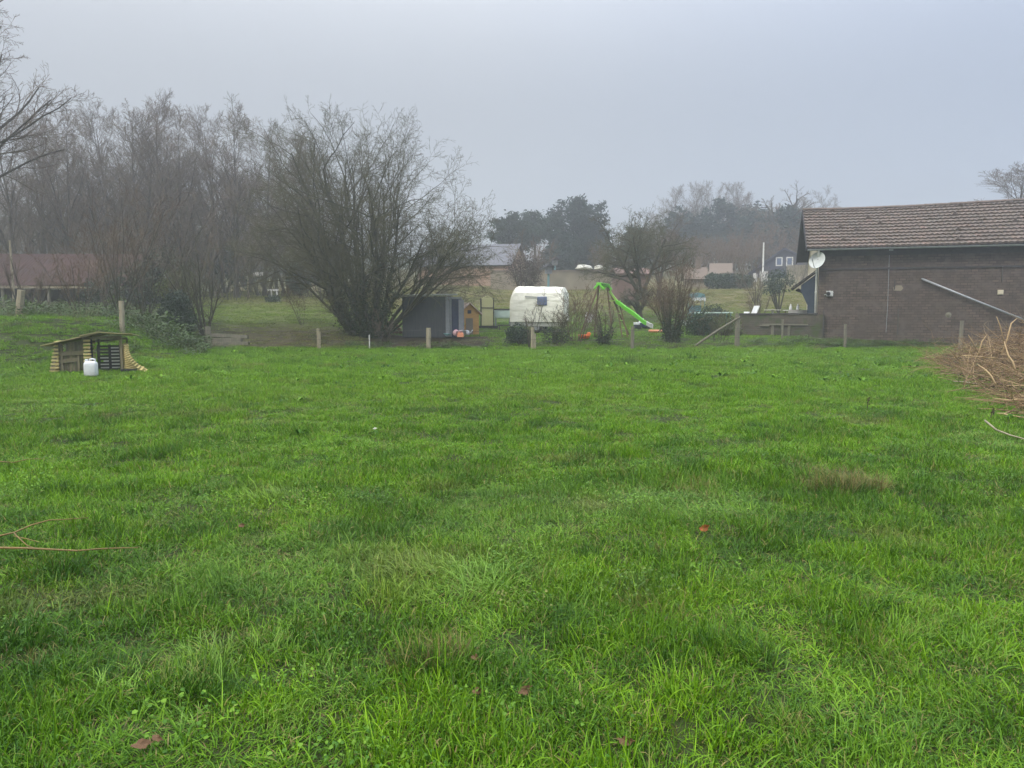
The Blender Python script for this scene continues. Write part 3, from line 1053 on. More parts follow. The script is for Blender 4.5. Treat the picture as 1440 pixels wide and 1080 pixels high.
def tiled_slope(sign):
    """courses of pantiles, each tile a shallow wave with its own small slip"""
    rg = np.random.default_rng(31 if sign > 0 else 32)
    mb = MB()
    nrow, tw = 13, .235
    x0, x1 = -OV, LEN + OV
    ye, yr = (-.48, DEP / 2) if sign > 0 else (DEP + .48, DEP / 2)
    sub = 5
    nt_ = int((x1 - x0) / tw)
    xs = x0 + np.arange(nt_ * sub + 1) * tw / sub
    wave = .020 * np.sin(np.arange(nt_ * sub + 1) * 2 * np.pi / sub)
    nv = np.array([0, -sign * (RZ - EZ) / abs(yr - ye), 1.0])
    nv /= np.linalg.norm(nv)
    for r in range(nrow):
        f0, f1 = r / nrow, (r + 1.12) / nrow
        slip = np.repeat(rg.normal(0, .003, nt_ + 1), sub)[:len(xs)]
        lift = np.repeat(np.abs(rg.normal(0, .005, nt_ + 1)) + (rg.uniform(0, 1, nt_ + 1) < .02) * .05, sub)[:len(xs)]
        sag = -.05 * np.sin(np.clip((xs - x0) / (x1 - x0), 0, 1) * math.pi * 2.4) * 1.0
        def line(f, off):
            f = np.clip(f, 0, 1.0)
            y = ye + (yr - ye) * f
            z = EZ + (RZ - EZ) * f + sag * (.3 + .7 * f)
            base = np.stack([xs, np.broadcast_to(y, xs.shape), np.broadcast_to(z, xs.shape)], 1)
            return base + nv[None] * off[:, None]
        a = line(f0 + slip, wave * 1.0 + .105 + lift)
        b = line(np.full(len(xs), f1), wave * .6 + .012)
        c = line(f0 + slip, wave * 1.0 + .012 + lift * .3)
        n = len(xs)
        i = np.arange(n - 1)
        t = np.repeat(np.clip(rg.normal(.12, .16, nt_ + 1), 0, 1) + (rg.uniform(0, 1, nt_ + 1) < .03) * .5, sub)[:n]
        t = np.clip(t, 0, 1)
        q = np.stack([i, i + 1, n + i + 1, n + i], 1)
        if sign < 0:
            q = q[:, ::-1]
        mb.add(np.concatenate([a, b]), [q], np.concatenate([t, t]))
        q2 = np.stack([i, n + i, n + i + 1, i + 1], 1)
        mb.add(np.concatenate([a, c]), [q2], np.concatenate([t, t]) * .5)
    return mb


rf = tiled_slope(1).build('roof', M['tile'], barn)
rf2 = tiled_slope(-1).build('roof', M['tile'], barn)
rd = MB()
for i in range(int((LEN + 2 * OV) / .4)):
    x = -OV + .4 * i
    zz = RZ - .05 * math.sin((x + OV) / (LEN + 2 * OV) * math.pi * 2.4) + .02 + random.uniform(-.008, .008)
    prof = [(DEP / 2 + .17 * math.cos(a), zz + .11 * math.sin(a)) for a in [math.pi * j / 6 for j in range(7)]]
    rd.prism(prof, 0, x, x + .425, tint=random.uniform(0, .3))
rd.build('ridge_tile', M['tile'], rf)
sof = MB()
for sgn in (1, -1):
    y0, y1 = (-.46, DEP / 2) if sgn > 0 else (DEP + .46, DEP / 2)
    for (xa, xb) in ((-OV + .02, LEN + OV - .02),):
        V = [(xa, y0, EZ - .03), (xb, y0, EZ - .03), (xb, y1, RZ - .03), (xa, y1, RZ - .03), (xa, y0, EZ - .07), (xb, y0, EZ - .07), (xb, y1, RZ - .07), (xa, y1, RZ - .07)]
        sof.add(V, [[(0, 1, 2, 3), (7, 6, 5, 4), (0, 4, 5, 1), (1, 5, 6, 2), (3, 2, 6, 7), (0, 3, 7, 4)]])
sof.build('roof_boarding', M['dark_board'], barn)
bb = MB()
bb.bar((-OV, -.5, EZ - .06), (-OV, DEP / 2, RZ - .06), .05, .24)
bb.bar((-OV, DEP + .5, EZ - .06), (-OV, DEP / 2, RZ - .06), .05, .24)
bb.build('bargeboard', M['dark_board'], barn)
gt = MB()
gp = [(-.54 + .075 * math.cos(a), EZ - .045 + .075 * math.sin(a)) for a in [math.pi + math.pi * j / 8 for j in range(9)]]
gp += [(-.54 + .062 * math.cos(a), EZ - .045 + .062 * math.sin(a)) for a in [2 * math.pi - math.pi * j / 8 for j in range(9)]]
gt.prism(gp[::-1], 0, -OV + .05, LEN + .4)
gt.build('gutter', M['zinc'], barn, smooth=False)
dp = MB()
dp.tube([(-.10, -.47, EZ - .12), (-.10, -.42, EZ - .25), (-.10, .10, EZ - .75), (-.10, .16, EZ - .9), (-.10, .16, 0)], .055, 10)
for z in (.9, 2.2, 3.2):
    dp.tube([(-.10, .16, z), (-.10, .16, z + .07)], .07, 10)
dp.build('downpipe', M['white_paint'], barn, smooth=True)
# porch on the gable side
pc = MB()
pa, pb = Vector((-.02, 1.7, 3.30)), Vector((-1.15, 1.7, 2.42))
pc.bar(pa, pb, 2.0, .09)
for i in range(6):
    f0 = i / 6
    p0 = pa.lerp(pb, f0)
    p1 = pa.lerp(pb, f0 + 1 / 6)
    pc.bar(p0 + Vector((-.05, 0, .08)), p1 + Vector((-.05, 0, .05)), 2.06, .035)
pc.build('porch_roof', M['dark_board'], barn)
for y in (.86, 2.55):
    br = MB()
    br.tube([(-.03, y, 1.55), (-.12, y, 1.75), (-.35, y, 2.1), (-.68, y, 2.32), (-.95, y, 2.42)], .06, 6)
    br.bar((-.05, y, 1.45), (-.05, y, 3.1), .11, .1)
    br.build('porch_bracket', M['dark_board'], barn)
MB().prism([(-.78, 2.62), (-.78, 2.3), (-.45, 1.6), (-.42, .0), (-.02, .0), (-.02, 3.2)], 1, .74, .80).build('porch_dark_fill', M['blue_door'], barn)  # added panel, its dark colour fills in the shady door recess
dr = MB()
dr.box((-.02, 1.7, 1.15), (.08, 1.2, 2.3))
dr.box((-.065, 1.7, 1.65), (.02, .9, .8))
d_ = dr.build('door', M['blue_door'], barn)
MB().lathe([(0, 0), (.035, 0), (.045, .02), (.03, .04), (0, .045)], 10, m=Matrix.Translation((-.07, 1.25, 1.05)) @ Matrix.Rotation(-math.pi / 2, 4, 'Y')).build('handle', M['zinc'], d_)
# conduits, brackets and patches on the long wall
x, z = wall_local(1247, 352)
MB().tube([(x, -.03, .25), (x + .02, -.03, 1.6), (x - .01, -.03, z)], .012, 6).build('conduit', M['zinc'], barn)
x, z = wall_local(1256, 400)
MB().box((x, -.02, z), (.05, .06, .5)).build('meter_bracket', M['dark_metal'], barn)
x, z = wall_local(1259, 405)
pm = MB()
pm.add([(x - .12, -.006, z - .12), (x + .2, -.006, z - .14), (x + .3, -.006, z - .02), (x + .22, -.006, z + .12), (x - .02, -.006, z + .13), (x - .16, -.006, z + .02)], [[(0, 1, 2, 3, 4, 5)]])
pm.build('mortar_patch', M['beige_wall'], barn)
x, z = wall_local(1247, 351)
MB().box((x + .05, -.10, z), (.18, .09, .13)).build('junction_box', M['zinc'], barn)
x, z = wall_local(1334, 443)
MB().lathe([(0, .03), (.05, .03), (.1, .01), (.14, 0)], 9, m=Matrix.Translation((x, -.001, z)) @ Matrix.Rotation(math.pi / 2, 4, 'X')).build('mortar_patch', M['beige_wall'], barn)
x, z = wall_local(1406, 385)
MB().box((x, -.03, z), (.045, .06, .72)).build('wall_tie', M['dark_metal'], barn)

x, z = wall_local(1405, 411)
o = MB().box((0, 0, 0), (.24, .05, .22)).box((0, -.035, 0), (.17, .03, .15)).build('wall_plaque', M['cream'], None, bevel=.008)
o.location = Matrix.Translation((BX, BYY, BZ)) @ Matrix.Rotation(BRZ, 4, 'Z') @ Vector((x, -.03, z))
o.rotation_euler = (0, 0, BRZ)
tag(o, 'small pale square box fixed to the brick barn wall', 'wall box')


def on_wall(x, y, z):
    return Matrix.Translation((BX, BYY, BZ)) @ Matrix.Rotation(BRZ, 4, 'Z') @ Vector((x, y, z))


# floodlight: pale bracket with a dark lens
x, z = wall_local(1165, 413)
fl = thing('wall_lamp', 'white outdoor lamp with dark lens on the barn wall near its corner', 'lamp', on_wall(x, 0, z), BRZ)
b = MB()
for i in range(6):
    a = i * math.pi / 3 + .3
    b.bar((0, -.04, 0), (.26 * math.cos(a) * random.uniform(.6, 1), -.05, .2 * math.sin(a) * random.uniform(.6, 1)), .09, .03)
b.box((.02, -.06, .0), (.3, .10, .26))
b.build('housing', M['lamp'], fl, bevel=.012)
MB().lathe([(0, .09), (.08, .09), (.1, .04), (.09, 0)], 14, m=Matrix.Translation((-.05, -.11, 0)) @ Matrix.Rotation(math.pi / 2, 4, 'X')).build('lens', M['rubber'], fl)

# satellite dish at the corner
q = P(1149, 366, 37.55)
sdish = thing('satellite_dish', 'pale round satellite dish bracketed to the corner of the barn', 'satellite dish', q, 0)
mrot = Matrix.Rotation(R(-52), 4, 'Z') @ Matrix.Rotation(R(72), 4, 'X')
prof = [(.0, -.09), (.15, -.083), (.3, -.055), (.42, -.012), (.465, .012), (.47, .02), (.455, .014), (.42, -.001), (.3, -.043), (.15, -.071), (0, -.078)]
MB().lathe(prof, 32, m=mrot).build('reflector', M['dish'], sdish, smooth=True)
sdish.scale = (.9, .9, .9)
a = MB()
hd = mrot @ Vector((0, -.15, .45))
a.tube([mrot @ Vector((0, -.45, -.01)), mrot @ Vector((0, -.42, .15)), hd], .015, 6)
a.build('feed_arm', M['dark_metal'], sdish)
MB().lathe([(0, -.06), (.035, -.06), (.04, .05), (0, .06)], 10, m=Matrix.Translation(hd)).build('receiver', M['zinc'], sdish)
back = mrot @ Vector((0, 0, -.09))
wp = (on_wall(.02, .12, q.z - BZ - .35) - q) / .9
MB().tube([back, back + Vector((.1, .12, -.12)), wp], .03, 8).tube([back + Vector((.02, .02, .1)), back + Vector((.02, .02, -.25))], .028, 8).build('mount', M['dark_metal'], sdish)

# long pale pole slanting along the barn wall
xa, za = wall_local(1295, 393)
xb, zb = wall_local(1452, 455)
mp = MB().tube([on_wall(xa, -.14, za), on_wall((xa + xb) / 2, -.17, (za + zb) / 2 - .01), on_wall(xb, -.2, zb)], .05, 10)
mp.bar(on_wall(xa, -.14, za) + Vector((-.05, 0, .03)), on_wall(xa, 0, za), .06, .06)
mp = mp.build('leaning_pole', M['zinc'], None, smooth=True)
tag(mp, 'long grey metal pole slanting down across the barn wall', 'pole')

# iron bars driven in at the wall foot
for (px, pt, pb, lab) in ((1157, 433, 466, 'thin rusty iron bar upright where barn and garden wall meet'), (1261, 431, 468, 'thin dark iron bar upright against the barn beside the pale conduit')):
    x, z1 = wall_local(px, pt)
    _, z0 = wall_local(px, pb)
    o = MB().tube([(0, 0, 0), (.01, 0, (z1 - z0) * .5), (0, 0, z1 - z0)], .03, 6).build('iron_bar', M['dark_metal'])
    o.location = on_wall(x, -.4, z0 - .1)
    tag(o, lab, 'iron bar')

# ------------------------------------------------------------------ low garden wall
pL = at(1040, 39.6)
pR = on_wall(.32, -.17, 0)
d = Vector((pR.x - pL.x, pR.y - pL.y, 0))
gw = thing('garden_wall', 'low mossy brick garden wall running up to the barn corner', 'wall', (pL.x, pL.y, .2), math.atan2(d.y, d.x))
L = d.length
MB().box((L / 2 - .01, 0, .68), (L - .03, .24, 1.36)).build('brickwork', M['old_brick'], gw)
cp = MB()
for i in range(int(L / .42)):
    cp.box((.21 + .42 * i, random.uniform(-.01, .01), 1.40 + random.uniform(-.008, .008)), (.41, .33, .075), tint=random.random())
cp.build('coping', M['dark_brick'], gw, bevel=.01)
lg = MB()
lg.box((2.3, -.16, .86), (2.2, .1, .06)).box((1.3, -.16, .80), (.5, .1, .06)).box((1.7, -.15, .4), (.12, .08, .8)).box((2.5, -.15, .4), (.12, .08, .8))
lg.build('ledge', M['post'], gw)

# ------------------------------------------------------------------ fence posts
def post(px, pt, d, wdt, mat, label, lean=0.0, flat=1.0, split=False, name='fence_post', dz=0):
    b = at(px, d)
    top = P(px, pt, d)
    h = top.z - b.z
    rg = random.Random(int(px * 7))
    mb = MB()
    def one(ox, w, hh, ln):
        n = 6
        pts = [(ox + ln * hh * i / n + rg.uniform(-.008, .008), rg.uniform(-.006, .006), -.15 + (hh + .15) * i / n) for i in range(n + 1)]
        V, qd = tubes(np.array([pts]), np.array([[w * rg.uniform(.93, 1.06) for _ in range(n + 1)]]), 7)
        V = V * np.array([1, flat, 1])
        mb.add(V, [qd, np.array([[n * 7 + j for j in range(7)]])], rg.random() * .3)
    one(0, wdt / 2, h, lean)
    if split:
        one(wdt * .62, wdt * .36, h * split, lean - .02)
    o = mb.build(name, M[mat])
    o.location = b
    tag(o, label, 'fence post' if name == 'fence_post' else name.replace('_', ' '), 'posts of the meadow fence' if name == 'fence_post' else None)
    return o


post(25, 408, 28.3, .26, 'post_pale', 'thick brown leaning post on the bank above the plank shelter', .18)
post(171, 423, 28.0, .19, 'post_pale', 'pale slim crooked post rising just behind the shelter roof', .01)
post(290.5, 459, 34.0, .19, 'post', 'grey double post at the end of the stacked sleepers', .0, split=.97)
post(446.5, 462, 34.1, .13, 'post_pale', 'pair of thin pale stakes between sleepers and the big tree', .01, split=.85)
post(519, 471, 34.3, .06, 'white_wood', 'very thin whitish stake below the trunk of the big tree', -.02)
post(602, 461, 34.3, .22, 'post_pale', 'short pale thick post before the dark shed', .02)
post(749, 460, 34.2, .17, 'post_pale', 'forked brownish post before the white caravan', .0, split=.7)
post(890, 459, 34.2, .17, 'post', 'square dark grey post below the green slide', .0)
post(1036.5, 441, 34.6, .17, 'post', 'tall grey post with slanting brace at the garden wall end', .0, split=.93)
post(1190, 456, 34.6, .13, 'post', 'dull grey post standing alone before the barn wall', .0)
post(1353, 451, 33.5, .17, 'post', 'grey post half hidden behind the brush heap', .02)
post(1101, 449, 37.5, .10, 'post', 'short dark stake standing before the low garden wall', .0)
a = P(1040, 446, 34.5)
b = at(978, 34.9)
o = MB().tube([a, a.lerp(b, .5) + Vector((0, 0, .04)), b], [.04, .05, .055], 7).build('brace_pole', M['post'])
tag(o, 'slanting pole propped against the tall post by the garden wall', 'brace pole')
# two sagging wires
for hh, lab in ((.85, 'upper thin rusty wire strung along the meadow fence'), (.45, 'lower thin rusty wire strung along the meadow fence')):
    pts = []
    chain = [(25, 28.3), (171, 28.0), (290.5, 34.0), (446.5, 34.1), (602, 34.3), (749, 34.2), (890, 34.2), (1036.5, 34.6), (1190, 34.6), (1353, 33.5)]
    for (pa_, da), (pb_, db) in zip(chain[:-1], chain[1:]):
        A, B = at(pa_, da, hh), at(pb_, db, hh)
        for i in range(8):
            f = i / 8
            p = A.lerp(B, f)
            p.z -= .06 * math.sin(math.pi * f)
            p.y -= .09
            pts.append(p)
    o = MB().tube(pts, .005, 4).build('fence_wire', M['dark_metal'])
    tag(o, lab, 'wire', 'wires of the meadow fence')

# stacked sleepers by the double post
for i, (px, dd, z0, ln) in enumerate(((312, 34.6, .06, 1.6), (318, 34.9, .26, 2.1), (310, 35.1, .46, 1.9), (322, 35.3, .68, 1.7))):
    p = at(px, dd, 0)
    o = MB().box((0, 0, 0), (ln, .24, .17)).build('timber_sleeper', M['post'], None, bevel=.015)
    o.location = (p.x, p.y, gz(p.x, 34.6) + z0 * .8 - .08)
    o.rotation_euler = (random.uniform(-.1, .1), R(random.uniform(-1, 4)), R(random.uniform(-5, 5)))
    tag(o, 'weathered timber sleeper stacked at the foot of the bank, ' + ('lowest of four', 'second from the ground', 'third from the ground', 'topmost of four')[i], 'sleeper', 'sleepers stacked by the fence')

# ------------------------------------------------------------------ plank and pallet shelter
sp_ = ground(118, 524)
sh = thing('animal_shelter', 'small shelter knocked together from pallets and planks under a bent plywood roof', 'shelter', (sp_.x, sp_.y, sp_.z), R(20))
D0 = sp_.y


def sx_(px):
    s = (px - 720) / FX
    return (s * D0 - sp_.x) / (math.cos(R(20)) - s * math.sin(R(20)))


def sz_(py):
    return (524 - py) * D0 / FX


rg = random.Random(3)
rfb = MB()
dep = 1.3
l0, l1 = (sx_(57), sz_(485.5)), (sx_(138), sz_(468.6))
rfb.add([(l0[0], -.25, l0[1]), (l1[0], -.28, l1[1]), (l1[0] + .02, dep, l1[1] - .07), (l0[0] + .02, dep, l0[1] - .07),
         (l0[0], -.25, l0[1] + .025), (l1[0], -.28, l1[1] + .025), (l1[0] + .02, dep, l1[1] - .045), (l0[0] + .02, dep, l0[1] - .045)],
        [[(3, 2, 1, 0), (4, 5, 6, 7), (0, 1, 5, 4), (1, 2, 6, 5), (2, 3, 7, 6), (3, 0, 4, 7)]])
rfb.build('roof_sheet', M['ply'], sh)
rfb = MB()
m0, m1_ = (sx_(113), sz_(473.5) + .03), (sx_(139), sz_(468.6) + .03)
r1 = (sx_(186), sz_(470.6) + .012)
V = []
for (xx, zz) in (m0, m1_, ((m1_[0] + r1[0]) / 2, (m1_[1] + r1[1]) / 2 - .012), r1):
    V += [(xx, -.3, zz), (xx, dep + .05, zz - .09), (xx, -.3, zz + .022), (xx, dep + .05, zz - .068)]
fs = []
for i in range(3):
    o_ = i * 4
    fs += [(o_ + 2, o_ + 6, o_ + 7, o_ + 3), (o_ + 1, o_ + 5, o_ + 4, o_), (o_, o_ + 4, o_ + 6, o_ + 2), (o_ + 3, o_ + 7, o_ + 5, o_ + 1)]
fs += [(0, 2, 3, 1), (12, 13, 15, 14)]
rfb.add(V, [fs]).build('roof_sheet', M['ply'], sh)
fp = MB()          # boarded front
x0, x1 = sx_(81), sx_(115)
nb = 8
for i in range(nb):
    xa = x0 + (x1 - x0) * i / nb
    wd_ = (x1 - x0) / nb - .008
    ztop = sz_(482.5) + (xa - x0) / (x1 - x0) * (sz_(476) - sz_(482.5)) - .03
    if i == 1:
        fp.box((xa + wd_ / 2, 0, .26), (wd_, .022, .44), tint=rg.random())
        continue
    fp.box((xa + wd_ / 2, rg.uniform(-.006, .006), ztop / 2 + .02), (wd_, .022, ztop - .04), tint=rg.random())
fp.build('plank_wall', M['plank'], sh)
rl = MB()
rl.bar((x0 - .02, -.035, sz_(497)), (x1 + .02, -.035, sz_(495.5)), .045, .11)
rl.bar((x0 - .01, -.035, sz_(507.5)), (x1 - .12, -.035, sz_(505)), .045, .10)
rl.bar((x1 - .13, -.036, .03), (x1 - .13, -.036, sz_(497) - .05), .045, .09)
rl.bar((x0 + .05, -.033, .03), (x0 + .05, -.033, sz_(484)), .045, .08)
rl.build('rail', M['plank'], sh)
sw = MB()          # slatted ends of the side pallets
for i in range(9):
    z = .06 + i * .098
    cut = sx_(81) - .02
    wl_ = .23 - .15 * (i / 8)
    sw.box((cut - wl_ / 2, .25 + rg.uniform(-.01, .01), z), (wl_, .75, .045), tint=0)
sw.build('slat_side', M['yellow_wood'], sh)
MB().bar((sx_(69), -.09, .02), (sx_(79.5), -.06, sz_(484)), .06, .09).build('leaning_plank', M['plank'], sh)
MB().bar((sx_(80), .02, .0), (sx_(80.5), .02, sz_(482)), .05, .05).build('leg', M['plank'], sh)
MB().bar((sx_(80.5), dep - .1, 0), (sx_(80.5), dep - .1, sz_(487)), .05, .05).build('leg', M['plank'], sh)
sw = MB()
for i in range(10):
    z = .05 + i * .092
    sw.box((sx_(120.5), .3 + rg.uniform(-.015, .015), z), (.17 + rg.uniform(-.02, .02), .85, .05))
sw.build('slat_side', M['yellow_wood'], sh)
MB().bar((sx_(126), .0, .0), (sx_(126), .0, sz_(472.5)), .055, .055).build('leg', M['black_wood'], sh)
MB().bar((sx_(126), dep - .1, 0), (sx_(126), dep - .1, sz_(475)), .05, .05).build('leg', M['black_wood'], sh)
MB().bar((sx_(168.5), -.05, 0), (sx_(168), -.05, sz_(473)), .065, .065).build('leg', M['plank'], sh)
MB().bar((sx_(168), dep - .1, 0), (sx_(168), dep - .1, sz_(477)), .05, .05).build('leg', M['plank'], sh)
MB().bar((sx_(113), -.02, sz_(475.5)), (sx_(169), -.02, sz_(474)), .05, .07).build('beam', M['plank'], sh)
MB().bar((sx_(80), dep - .1, sz_(486)), (sx_(169), dep - .1, sz_(478)), .05, .06).build('beam', M['plank'], sh)
pl = MB()          # black pallet leaning inside
for i in range(8):
    z = .07 + i * .092
    pl.box(((sx_(134) + sx_(167)) / 2 + (.01 if i % 2 else 0), .14 - .006 * i, z), (sx_(167) - sx_(134) - (.05 if i > 5 else 0), .02, .05))
for px in (134.5, 150.5, 166):
    pl.bar((sx_(px), .17, .0), (sx_(px), .12, .76), .07, .04)
pl.build('black_pallet', M['black_wood'], sh)
pw = MB()
for i in range(7):
    z = .115 + i * .092
    xs0 = sx_(136) if i < 4 else sx_(151)
    if i == 2:
        xs0 = sx_(141)
    pw.box(((xs0 + sx_(166.5)) / 2, .155 - .006 * i, z), (sx_(166.5) - xs0, .012, .036))
pw.build('white_slats', M['white_wood'], sh)
cm = MB()          # flaring slatted skirt
for i in range(13):
    f = i / 12
    z = sz_(485.5) * (1 - f) + .075 * f
    L_ = .12 + .50 * f ** 2.4
    cm.bar((sx_(170.5), .12 - .1 * f, z + .02), (sx_(170.5) + L_, -.12 - .28 * f, z - .03 - .02 * f), .11, .032, up=(0, -.8, .6))
cm.bar((sx_(189), -.2, .10), (sx_(203), -.34, .09), .09, .03).bar((sx_(191), -.18, .15), (sx_(200), -.28, .13), .09, .03)
cm.build('slatted_skirt', M['yellow_wood'], sh)
MB().box(((sx_(168) + sx_(191)) / 2, -.34, .03), (sx_(191) - sx_(168), .13, .13)).build('foot_beam', M['black_wood'], sh, bevel=.01)

g = ground(128.5, 530)
can = thing('jerry_can', 'white plastic jerry can standing in the grass before the shelter', 'jerry can', (g.x, g.y, g.z + .02), R(12))
b = MB()
W2, D2 = .155, .115
prof = [(0.0, .9), (.03, 1.0), (.28, 1.0), (.33, .96), (.37, .82), (.385, .55)]
pts = []
kk = 20
for (z, s) in prof:
    for i in range(kk):
        a = 2 * math.pi * i / kk
        c_, s_ = math.cos(a), math.sin(a)
        pts.append((W2 * s * abs(c_) ** .45 * (1 if c_ > 0 else -1), D2 * s * abs(s_) ** .45 * (1 if s_ > 0 else -1), z))
q4 = np.array([(j * kk + i, j * kk + (i + 1) % kk, (j + 1) * kk + (i + 1) % kk, (j + 1) * kk + i) for j in range(len(prof) - 1) for i in range(kk)])
b.add(pts, [q4, np.array([[i for i in range(kk)][::-1]]), np.array([[(len(prof) - 1) * kk + i for i in range(kk)]])])
b.build('body', M['white_plastic'], can, smooth=True)
MB().tube([(-.03, 0, .37), (-.02, 0, .43), (.04, 0, .445), (.10, 0, .43), (.12, 0, .36)], .02, 8).build('handle', M['white_plastic'], can, smooth=True)
MB().lathe([(0, .36), (.04, .36), (.04, .425), (.036, .435), (0, .435)], 14, m=Matrix.Translation((-.095, 0, 0))).build('cap', M['white_plastic'], can)

# ------------------------------------------------------------------ garden: caravan
CD = 42.0
cpn = at(759, CD)
cv = thing('caravan', 'small old caravan under a wrinkled cream canvas cover with one dark window', 'caravan', cpn, R(-13))
bz0 = .62
cv.scale = (1.0, 1.0, .96)
CL, CW, CH = 3.0, 2.0, 2.05


def cprof(u):
    pass


V = []
nu, nr_ = 25, 12
outl = []
# cross-section across the width: straight sides, rounded shoulders
sec = [(-CW / 2, 0), (-CW / 2, .7), (-CW / 2 * .995, 1.25), (-CW / 2 * .93, 1.65), (-CW / 2 * .74, 1.92), (-CW / 2 * .4, 2.02), (0, 2.05), (CW / 2 * .4, 2.02), (CW / 2 * .74, 1.92), (CW / 2 * .93, 1.65), (CW / 2 * .995, 1.25), (CW / 2, .7), (CW / 2, 0)]
rgc = np.random.default_rng(8)
xs_ = np.linspace(-CL / 2, CL / 2, nu)
for i, x in enumerate(xs_):
    e0 = min(1, (x + CL / 2) / .38)
    e1 = min(1, (CL / 2 - x) / .16)
    hs = (1 - .28 * (1 - e0) ** 2.2 - .13 * (1 - e1) ** 2) * (1 - .035 * (x + CL / 2) / CL)
    ws = 1 - .10 * (1 - e0) ** 2 - .05 * (1 - e1) ** 2
    for (y, z) in sec:
        wr = .010 * math.sin(9 * x + 3 * z) + .005 * rgc.normal()
        V.append((x, y * ws * (1 + wr), z * hs * (1 + wr * .5) + bz0))
ns = len(sec)
q4 = np.array([(i * ns + j, (i + 1) * ns + j, (i + 1) * ns + j + 1, i * ns + j + 1) for i in range(nu - 1) for j in range(ns - 1)])
cb_ = MB().add(V, [q4, np.array([list(range(ns))]), np.array([[(nu - 1) * ns + j for j in range(ns)][::-1]])])
cb_.build('canvas_cover', M['canvas'], cv, smooth=False)
MB().box((-.05, 0, .5), (CL - .2, CW - .14, .28)).build('lower_body', M['canvas_low'], cv, bevel=.02)
wn = MB()
wn.box((.32, -CW / 2 - .03, 1.55 + .25), (.54, .05, .50)).build('window_surround', M['glass'], cv, bevel=.05)
MB().box((.32, -CW / 2 - .058, 1.8), (.42, .02, .36)).build('window', M['glass'], cv, bevel=.008)
MB().bar((-.62, -CW / 2 - .04, 2.06), (.08, -CW / 2 - .04, 2.0), .03, .07).build('cover_seam', M['canvas_low'], cv)
MB().bar((CL / 2 * .2, -CW / 2 - .02, .7), (CL / 2 * .2, -CW / 2 - .02, 1.5), .02, .03).build('strap', M['canvas_low'], cv)
for y in (-.82, .82):
    wl_o = MB().lathe([(.16, -.08), (.28, -.09), (.31, -.05), (.31, .05), (.28, .09), (.16, .08)], 22, m=Matrix.Translation((0, y, .31)) @ Matrix.Rotation(math.pi / 2, 4, 'X')).build('wheel', M['rubber'], cv)
    MB().lathe([(0, -.06), (.16, -.07), (.16, .07), (0, .06)], 16, m=Matrix.Translation((0, y, .31)) @ Matrix.Rotation(math.pi / 2, 4, 'X')).build('rim', M['zinc'], wl_o)
MB().bar((-CL / 2, -.3, .42), (-CL / 2 - .9, 0, .4), .06, .06).bar((-CL / 2, .3, .42), (-CL / 2 - .9, 0, .4), .06, .06).bar((-CL / 2 - .8, 0, .4), (-CL / 2 - .8, 0, .0), .05, .05).build('tow_bar', M['dark_metal'], cv)

# ------------------------------------------------------------------ swing and slide set
SD = 38.0
s0 = at(845, SD)
gzs = s0.z
pl_t = thing('swing_set', 'wooden swing frame with bright green top brackets and a long green slide', 'swing set', s0, 0)


def lp(px, py, d):
    p = P(px, py, d)
    return Vector((p.x - s0.x, p.y - s0.y, p.z - s0.z))


def lf(px, d):
    p = at(px, d)
    return Vector((p.x - s0.x, p.y - s0.y, p.z - s0.z - .05))


A0, A1 = lp(842, 401, 37.2), lp(854, 402.5, 39.4)
MB().tube([A0 + Vector((-.1, -.1, 0)), A1 + Vector((.1, .1, 0))], .06, 8).build('beam', M['green_plastic'], pl_t)
for (top, px, d) in ((A0, 813, 36.6), (A0, 836, 37.8), (A1, 862, 38.4), (A1, 886, 39.2)):
    MB().tube([top, lf(px, d)], .045, 8).build('leg', M['brown_pole'], pl_t)
gb_ = MB()
for A in (A0, A1):
    gb_.bar(A + Vector((-.22, 0, -.18)), A + Vector((.0, 0, .1)), .16, .10).bar(A + Vector((.22, 0, -.18)), A + Vector((.0, 0, .1)), .16, .10)
gb_.bar(A0 + Vector((0, 0, .1)), A1 + Vector((.0, 0, .08)), .26, .05).build('bracket', M['green_plastic'], pl_t, bevel=.01)
MB().bar(lp(866, 423, 38.4), lp(862, 423, 39.4), .5, .05).bar(lp(857, 409, 38.9), lp(868, 424, 38.7), .05, .1).build('platform', M['yellow_green'], pl_t)
slp = [lp(866.5, 425, 38.5), lp(872, 428.5, 38.4), lp(880, 435, 38.2), lp(889, 441, 38.1), lp(897, 447, 37.95), lp(905, 454, 37.8), lp(909, 456, 37.75)]


def chute(pts, w, mat, name, par):
    mb = MB()
    V = []
    sd_ = Vector((.25, 1, 0)).normalized()
    for p in pts:
        p = Vector(p)
        V += [p - sd_ * w + Vector((0, 0, .15)), p - sd_ * w * .8, p + sd_ * w * .8, p + sd_ * w + Vector((0, 0, .15)),
              p + sd_ * w * 1.06 + Vector((0, 0, .14)), p + sd_ * w * .9 - Vector((0, 0, .06)), p - sd_ * w * .9 - Vector((0, 0, .06)), p - sd_ * w * 1.06 + Vector((0, 0, .14))]
    V = [tuple(v) for v in V]
    n = len(pts)
    q = np.array([(i * 8 + j, i * 8 + (j + 1) % 8, (i + 1) * 8 + (j + 1) % 8, (i + 1) * 8 + j) for i in range(n - 1) for j in range(8)])
    mb.add(V, [q, np.array([list(range(8))[::-1]]), np.array([[(n - 1) * 8 + j for j in range(8)]])])
    return mb.build(name, mat, par)


